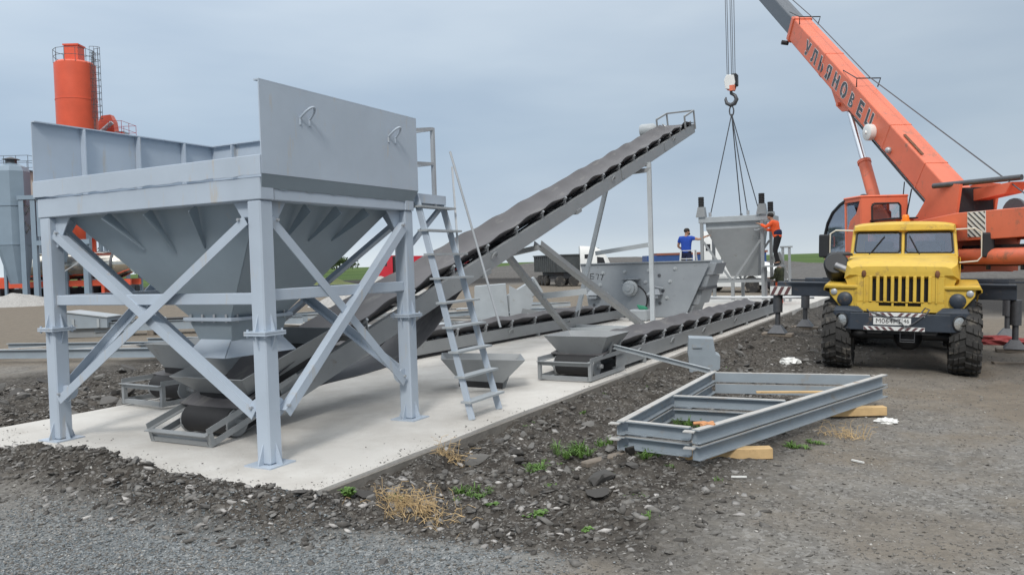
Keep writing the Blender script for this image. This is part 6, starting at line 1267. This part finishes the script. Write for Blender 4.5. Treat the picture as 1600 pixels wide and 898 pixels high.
heap('grass_mound', 'grassy earth mound beyond the gravel heap', (-50, 56), 9, 6, 2.0, paint('mound_grass', (.11, .13, .045), .95, var=.3, scale=.8, bump=.5, bscale=4), 4, 'mound')
heap('spoil_bank', 'long dark spoil bank beyond the lorries', (-40, 110), 42, 8, 2.7, DS, 6, 'bank'); heap('spoil_bank', 'wide dark soil bank behind the crane truck', (14, 88), 40, 16, 2.6, DS, 7, 'bank')
# distant shelter belt: trees with many leaf faces
def tree(label, c, h, w, seed):
    rg_ = np.random.default_rng(seed); z0 = G(*c); t = thing('tree', label, 'tree', (c[0], c[1], z0), group='far shelter-belt trees')
    MB().path([(0, 0, 0), (.1, 0, h*.25), (-.1, .1, h*.55)], [.25, .2, .1], 7).build('trunk', M['oldwood'], t, local=True)
    n = 900; ct_ = rg_.normal(0, 1, (9, 3))*np.array([w*.28, w*.28, h*.16])+np.array([0, 0, h*.58]); k = rg_.integers(0, 9, n)
    p = ct_[k]+rg_.normal(0, 1, (n, 3))*np.array([w*.14, w*.14, h*.09]); p[:, 2] = np.clip(p[:, 2], h*.08, h)
    d1 = rg_.normal(0, 1, (n, 3)); d1 /= np.linalg.norm(d1, axis=1)[:, None]; d2 = np.cross(d1, rg_.normal(0, 1, (n, 3))); d2 /= np.linalg.norm(d2, axis=1)[:, None]; s = rg_.uniform(.25, .5, n)[:, None]
    v = np.stack([p-d1*s, p+d2*s*.6, p+d1*s, p-d2*s*.6], 1).reshape(-1, 3); me = np_mesh('crown', v, np.arange(n*4).reshape(-1, 4)); me.materials.append(M['leaf']); o = bpy.data.objects.new('crown', me); reg(o, t)
M['leaf'] = paint('tree_leaf', (.045, .075, .02), .8, var=.5, scale=.4, bump=0)
for i in range(13): a_ = .70+.022*i+random.uniform(-.006, .006); d_ = 250+random.uniform(-15, 15); tree('leafy tree in the shelter belt on the far field\'s skyline', (-d_*math.sin(a_), d_*math.cos(a_)), random.uniform(4.5, 8.5) if i > 4 else random.uniform(3, 5), random.uniform(7, 11), 100+i)

# ------------------------------------------------------------------ loose steelwork in the yard
LG = M['lgrey']
def loose(name, label, cat, parts, loc=(0, 0, 0), rz=0, mat='lgrey'):
    t = thing(name, label, cat, loc, rz)
    for nm, mb, *m in parts: mb.build(nm, M[m[0] if m else mat], t, local=True)
    return t
# chute pieces behind the inclined conveyor
g0 = G(-11.4, 22)
c1 = thing('sheet_chute', 'pale grey sheet-metal chute propped up at a slant behind the conveyor', 'chute', (-11.2, 22.3, g0+.75), rot=Matrix.Rotation(YAW+.05, 3, 'Z') @ Matrix.Rotation(-.52, 3, 'Y'))
MB().box(-1.2, .55, -.35, .35, .0, .42).build('duct', LG, c1, local=True); MB().box(.552, .62, -.40, .40, -.05, .48).build('flange', LG, c1, local=True); MB().box(-1.18, .54, -.33, .33, -.012, -.001).build('dark_inside_sheet', M['dsteel'], c1, local=True)  # last piece: dark sheet stands in for the dark inside of an open duct
c2 = loose('sheet_casing', 'tall pale grey sheet-metal casing standing behind the ladder', 'casing', [('shell', MB().loft([[V(-.55, -.4, 0), V(.55, -.4, 0), V(.55, .4, 0), V(-.55, .4, 0)], [V(-.5, -.4, 1.25), V(.45, -.4, 1.3), V(.45, .4, 1.3), V(-.5, .4, 1.25)]])), ('shoulder', MB().plate([(.555, -.42, 1.25), (1.3, -.42, .85), (1.15, -.42, .35), (.56, -.42, .0)], .03), 'lgrey'), ('wing_plate', MB().plate([(.95, -.6, .55), (1.95, -.62, .35), (1.75, -.5, -.02), (.8, -.5, .1)], .02), 'grey')], (-12.0, 21.6, G(-12, 21.6)), YAW)
loose('plate_stack', 'flat stack of grey steel plates lying under the conveyor', 'plates', [('plate', MB().box(-2.2, 1.2, -.4, .3, .02, .10)), ('plate', MB().box(-1.6, 2.1, -.35, .45, .101, .16), 'grey'), ('plate', MB().plate([(-2.6, -.7, .17), (.4, -.75, .2), (.6, -.1, .28), (-2.3, 0, .25)], .02)), ('wooden_board', MB().box(-1.0, .9, -.85, -.68, .0, .06), 'cream')], (-11.8, 19.8, G(-11.8, 19.8)), YAW+.08)
loose('grating_ladder', 'short pale ladder section lying among the steel plates', 'ladder', [('stile', MB().bar((-.8, -.2, .3), (.9, -.2, .34), .05, .06)), ('stile', MB().bar((-.8, .25, .3), (.9, .25, .34), .05, .06))]+[('rung', MB().bar((-.6+.35*i, -.2, .32), (-.6+.35*i, .25, .32), .04, .04)) for i in range(5)]+[('prop', MB().box(-.7, .8, -.1, .1, 0, .27))], (-14.0, 20.6, G(-14, 20.6)), YAW)
loose('plate_stack', 'grey beams and plates stacked behind the hopper\'s right leg', 'plates', [('beam', MB().ibeam((-2.0, 0, .1), (2.0, .1, .1), .18, .1)), ('beam', MB().ibeam((-2.4, .5, .1), (1.8, .6, .1), .18, .1), 'grey'), ('plate', MB().box(-2.2, 1.5, -.5, -.2, .0, .05)), ('beam', MB().chan((-1.5, .3, .26), (2.3, .2, .28), .12, .07))], (-14.6, 16.0, G(-14.6, 16)), YAW-.1)
loose('scrap_pile', 'small pile of wrapped steel parts behind the low conveyor', 'steel parts', [('parcel', MB().ball((0, 0, .15), .25, 10, (1.4, .8, .7)), 'litter'), ('casting', MB().lathe([(0, 0), (.16, 0), (.16, .3), (0, .3)], Matrix.Translation((.5, .1, 0)), 12), 'dsteel'), ('motor', MB().lathe([(0, 0), (.14, 0), (.14, .4), (0, .4)], Matrix.Translation((-.6, 0, .15)) @ Matrix.Rotation(R(80), 4, 'Y'), 12), 'grey')], (-9.9, 20.4, G(-9.9, 20.4)), .2)
rs = random.Random(5)
for i in range(46):                                    # loose beams, channels and plates strewn and stacked behind the conveyors
    dp = rs.uniform(22, 38); la = rs.uniform(-6.8, 1.9)*dp/25; c_ = PX*la+PY*dp; z_ = G(c_.x, c_.y)+rs.choice((.05, .09, .18, .28)); L_ = rs.uniform(1.2, 3.4)
    if PADL(c_.y)-.6 < c_.x+1.0: continue
    k = rs.choice(('chan', 'chan', 'plate', 'ibeam', 'angle')); a_ = YAW+rs.uniform(-.35, .35); d_ = V(math.cos(a_), math.sin(a_), rs.uniform(-.04, .05))*(L_/2); mb = MB()
    if k == 'chan': mb.chan(c_-d_+V(0, 0, z_), c_+d_+V(0, 0, z_), rs.choice((.1, .16, .2)), .07)
    elif k == 'ibeam': mb.ibeam(c_-d_+V(0, 0, z_), c_+d_+V(0, 0, z_), .18, .1)
    elif k == 'angle': mb.angle(c_-d_+V(0, 0, z_), c_+d_+V(0, 0, z_), .1, .012)
    else: mb.bar(c_-d_+V(0, 0, z_), c_+d_+V(0, 0, z_), rs.uniform(.5, 1.0), .02)
    o = mb.build('steel_section' if k != 'plate' else 'steel_plate', M[rs.choice(('lgrey', 'grey', 'beam', 'flange'))], origin=tuple(c_+V(0, 0, z_)))
    props(o, 'loose grey steel plate lying in the yard behind the conveyors' if k == 'plate' else 'loose grey steel section lying in the yard behind the conveyors', 'steel plate' if k == 'plate' else 'steel section', 'loose steel plates in the yard' if k == 'plate' else 'loose steel sections in the yard')
heap('rubble_heap', 'low heap of brown-grey rubble among the loose steel', (-17.0, 23.6), 3.2, 2.2, .5, DS, 12)
# far left: boxed chute, conveyor section and roof frames lying on the dirt
loose('steel_casing', 'blue-grey steel casing lying on bearers left of the hopper', 'casing', [('shell', MB().loft([[V(-.7, -.45, .3), V(.62, -.45, .3), V(.62, .45, .3), V(-.7, .45, .3)], [V(-.7, -.45, .82), V(.62, -.45, .62), V(.62, .45, .62), V(-.7, .45, .82)]]), 'beam'), ('lid', MB().plate([(-.75, -.5, .845), (.66, -.5, .635), (.66, .5, .635), (-.75, .5, .845)], .03), 'lgrey'), ('bearer', MB().box(-.8, .9, -.3, -.1, 0, .298), 'grey'), ('bearer', MB().box(-.8, .9, .1, .3, 0, .298), 'grey')]+[('stiffener', MB().box(x-.04, x+.04, -.49, -.455, .32, .6), 'lgrey') for x in (-.45, .35)], (-24.0, 16.6, G(-24, 16.6)), YAW)
loose('conveyor_section', 'stripped grey conveyor section lying on the dirt left of the hopper', 'conveyor part', [('side_channel', MB().chan((-3.2, -.4, .3), (3.4, -.4, .3), .3, .08), 'beam'), ('side_channel', MB().chan((-3.2, .4, .3), (3.4, .4, .3), .3, .08), 'beam'), ('belt', MB().box(-2.9, 3.0, -.3, .3, .46, .50), 'rubber'), ('bearer', MB().box(-1.5, -1.3, -.6, .6, 0, .148), 'oldwood'), ('bearer', MB().box(1.5, 1.7, -.6, .6, 0, .148), 'oldwood')]+[('roller', MB().lathe([(0, 0), (.07, 0), (.07, .12), (0, .12)], Matrix.Translation((-2+i*1.0, -.42, .5)) @ Matrix.Rotation(R(90), 4, 'X'), 10), 'lgrey') for i in range(5)], (-21.2, 18.4, G(-21.2, 18.4)), YAW+.06)
def truss(label, loc, rz, L, w, n, mat='beam'):
    t = thing('roof_frame', label, 'steel frame', loc, rz); a = [MB().chan((-L/2, -w/2, .1), (L/2, -w/2, .1), .2, .08).build('chord', M[mat], t, local=True), MB().chan((-L/2, w/2, .1), (L/2, w/2, .1), .2, .08).build('chord', M[mat], t, local=True)]
    for i in range(n+1): x = -L/2+L*i/n; MB().bar((x, -w/2+.09, .1), (min(x+L/n*.7, L/2), w/2-.02, .1), .1, .09).build('web', M['flange'], t, local=True)
truss('long flat grey steel frame lying on the rubble left of the hopper', (-16.9, 11.9, G(-16.9, 11.9)+.1), YAW-.18, 6.5, 1.5, 3); truss('wide flat grey steel frame lying behind the hopper\'s left side', (-15.2, 14.2, G(-15.2, 14.2)+.05), YAW-.1, 5.5, 1.7, 3)

# ------------------------------------------------------------------ small things on the ground
RK = stone_mat('rock', [(0, (.05, .048, .046)), (.5, (.12, .115, .11)), (.85, (.22, .215, .205)), (1, (.55, .53, .5))])
def rock_mesh(seed):
    rg_ = np.random.default_rng(seed); bm = bmesh.new(); bmesh.ops.create_icosphere(bm, subdivisions=2, radius=1)
    for _ in range(13):
        nrm = rg_.normal(0, 1, 3); nrm /= np.linalg.norm(nrm); dd = rg_.uniform(.3, .62)
        for v in bm.verts:
            e_ = np.dot(v.co, nrm)-dd
            if e_ > 0: v.co -= Vector(nrm)*e_
    for v in bm.verts: v.co *= 1.35*(1+rg_.uniform(-.02, .02)); v.co.z *= .75
    me = bpy.data.meshes.new('rock'); bm.to_mesh(me); bm.free(); col = me.color_attributes.new('tone', 'FLOAT_COLOR', 'POINT')
    tn = min(1, abs(rg_.normal(.45, .25))); col.data.foreach_set('color', [tn, tn, tn, 1]*len(me.vertices)); me.materials.append(RK); return me
rocks = [rock_mesh(s) for s in range(14)]
def place_rock(x, y, s, label, group=None, k=None):
    o = bpy.data.objects.new('rock', rocks[k if k is not None else random.randrange(14)]); m4 = Matrix.Translation((x, y, G(x, y)+s*.18)) @ Euler((random.uniform(-.4, .4), random.uniform(-.4, .4), random.uniform(0, 6))).to_matrix().to_4x4() @ Matrix.Diagonal((s*random.uniform(.8, 1.25), s*random.uniform(.7, 1), s*random.uniform(.6, .95), 1)); reg(o, None, m4); return props(o, label, 'rock', group)
for i in range(110):
    y = 4.7+17*random.random()**1.6; x = PADR(y)+.2+random.random()**1.2*(2.2-.02*y); place_rock(x, y, random.choice((.04, .05, .06, .07, .09)), 'broken grey rock in the loosened soil along the slab\'s long edge', 'rocks along the slab')
for i in range(36):
    x = random.uniform(-8.2, -3.8); y = float(np.interp(x, BX, BY))-random.uniform(.1, .9); place_rock(x, y, random.uniform(.03, .06), 'small dark rock in the soil bank before the slab', 'rocks in the soil bank')
for i in range(60):
    x = random.uniform(-13.5, -9.4); y = random.uniform(6, 12); place_rock(x, y, random.uniform(.08, .2), 'dark broken rock in the rubble left of the slab', 'rocks left of the slab')
for x, y, s, lb in ((-2.95, 3.86, .045, 'pale smooth stone on the bluish crushed gravel'), (-2.0, 14.4, .16, 'large grey rock near the crane truck\'s front wheel'), (-2.35, 5.9, .12, 'dark lumpy clod near the stacked frames')): place_rock(x, y, s, lb)
# weeds
def leaf_mat(name, c): return paint(name, c, .6, var=.35, scale=14, bump=.1)
WG = leaf_mat('weed_leaf', (.10, .19, .04))
def weed(x, y, r, h, n, label, group=None, broad=False):
    vs = []; fs = []; rg_ = random.Random(int(x*100+y*7))
    cl_ = [(rg_.gauss(0, r*.55), rg_.gauss(0, r*.45), rg_.uniform(.35, 1.1)) for _ in range(3 if broad else 9)]
    for i in range(n):
        cx_, cy_, ch_ = rg_.choice(cl_); a = rg_.uniform(0, 6.28); rr_ = r*.5*rg_.random()**.6+.01; bx_, by_ = cx_+rr_*.3*math.cos(a), cy_+rr_*.3*math.sin(a); l = h*ch_*rg_.uniform(.5, 1.1); o_ = rr_*.9; w = rg_.uniform(.012, .022) if broad else rg_.uniform(.003, .006)
        d = V(math.cos(a), math.sin(a), 0); s = V(-d.y, d.x, 0)*w; p0 = V(bx_, by_, 0); p1 = p0+d*o_*.45+V(0, 0, l*.75); p2 = p0+d*o_+V(0, 0, l*rg_.uniform(.55, 1.0)); b = len(vs)
        vs += [p0-s*.4, p0+s*.4, p1+s, p1-s, p2+s*.25, p2-s*.25]; fs += [(b, b+1, b+2, b+3), (b+3, b+2, b+4, b+5)]
    m = MB(); m.v = vs; m.f = fs; g_ = G(x, y); o = m.build('leaves', WG, None)
    WM.pop(o.name, None); o.name = 'weed'; reg2 = Matrix.Translation((x, y, g_-.005)); o.matrix_world = reg2; WM[o.name] = reg2
    return props(o, label, 'weed', group)
for x, y, r, h, n, lb, br in ((-3.93, 4.70, .11, .07, 60, 'broad green weed at the slab\'s front corner', True), (-3.12, 5.30, .12, .10, 240, 'bushy green weed tuft midway between slab corner and stacked frames', False), (-2.97, 6.02, .13, .08, 200, 'low spreading green weed beside a dark clod', False), (-2.84, 6.6, .16, .14, 320, 'largest green grass tuft near the frames\' narrow end', False), (-2.72, 6.95, .09, .16, 140, 'tall thin grass tuft near the frames\' narrow end', False), (-2.46, 4.98, .08, .07, 45, 'small broad-leaved weed beside the crushed gravel', True), (-1.94, 5.72, .08, .05, 90, 'tiny grass tuft before the front timber block', False), (-2.25, 8.15, .16, .15, 260, 'green grass tuft growing inside the stacked frames', False), (-1.13, 7.8, .12, .06, 160, 'flat grass tuft right of the stacked frames', False), (-.95, 8.0, .09, .05, 110, 'second flat grass tuft right of the stacked frames', False), (-2.2, 6.75, .14, .10, 200, 'grass tuft under the frames\' narrow end', False), (-3.55, 4.85, .06, .05, 50, 'small weed behind the dry straw', False), (-2.85, 5.05, .05, .04, 40, 'tiny broad weed right of the dry straw', True)):
    weed(x, y, r, h, n, lb, None, br)
for i in range(34):
    y = 4.9+random.random()**1.5*9; x = PADR(y)+.15+random.random()*2.4
    weed(x, y, random.uniform(.02, .06), random.uniform(.02, .06), random.randint(10, 36), 'tiny green seedling tuft in the soil beside the slab', 'seedling tufts beside the slab', random.random() < .3)
# dry straw
def straw(x, y, r, n, label):
    mb = MB(); rg_ = random.Random(n)
    for i in range(n):
        a = rg_.uniform(0, 6.28); q = V(x+rg_.gauss(0, r*.55), y+rg_.gauss(0, r*.3), 0); q.z = G(q.x, q.y)+.004; l = rg_.uniform(.06, .2); up = rg_.random()**2*.16
        p = q+V(math.cos(a)*l, math.sin(a)*l*.6, up); m_ = q.lerp(p, .5)+V(0, 0, .02+up*.3); mb.path([q, m_, p], rg_.uniform(.0012, .0026), 3)
    return props(mb.build('dry_straw', M['straw'], origin=(x, y, G(x, y))), label, 'straw', kind='stuff')
straw(-3.32, 4.72, .30, 260, 'tangle of dry yellow straw before the slab\'s corner'); straw(-3.75, 5.9, .12, 60, 'wisp of dry brown grass beside the slab\'s edge'); straw(-.72, 8.35, .18, 70, 'dry straw scattered right of the stacked frames')
# litter
def crumple(x, y, r, mat, label, cat, name, sz=(1, 1, .4), seed=1):
    rg_ = np.random.default_rng(seed); bm = bmesh.new(); bmesh.ops.create_icosphere(bm, subdivisions=3, radius=1)
    for v in bm.verts: v.co = Vector((v.co.x*sz[0], v.co.y*sz[1], v.co.z*sz[2]))*(r*(1+rg_.uniform(-.35, .25)))
    me = bpy.data.meshes.new(name); bm.to_mesh(me); bm.free(); me.materials.append(mat); o = bpy.data.objects.new(name, me); reg(o, None, Matrix.Translation((x, y, G(x, y)+r*.2))); return props(o, label, cat)
crumple(-.39, 9.25, .075, M['litter'], 'crumpled white plastic scrap by the rear timber block', 'litter', 'plastic_scrap', (1.5, 1, .5), 2); crumple(-2.05, 14.0, .13, M['litter'], 'crumpled whitish plastic lump in the rubble by the truck', 'litter', 'plastic_scrap', (1.2, 1, .7), 3)
crumple(1.25, 19.6, .34, M['cloth_red'], 'crumpled dull red cloth on the ground behind the outrigger', 'cloth', 'red_cloth', (1.7, .7, .35), 4)
for x, y, a, mt, lb in ((-1.35, 6.42, .3, 'litter', 'short white stick before the front timber block'), (-.54, 7.35, -.6, 'litter', 'short white stick right of the stacked frames'), ):
    b = MB().bar((x-.06*math.cos(a), y-.06*math.sin(a), G(x, y)+.012), (x+.06*math.cos(a), y+.06*math.sin(a), G(x, y)+.014), .018, .012).build('white_stick', M[mt], origin=(x, y, G(x, y))); props(b, lb, 'stick')
b = MB().bar((-2.62, 6.25, G(-2.6, 6.3)+.03), (-2.35, 6.75, G(-2.35, 6.7)+.03), .09, .05).build('old_plank', M['oldwood'], origin=(-2.5, 6.5, 0), bevel=.01); props(b, 'weathered grey plank end beside the frames\' narrow end', 'plank')
b = MB().bar((1.0, 15.9, G(1.2, 15.9)+.02), (2.2, 16.2, G(1.9, 16.2)+.03), .16, .05).build('old_plank', M['oldwood'], origin=(1.5, 16, 0), bevel=.01); props(b, 'weathered plank lying by the truck\'s right front wheel', 'plank')
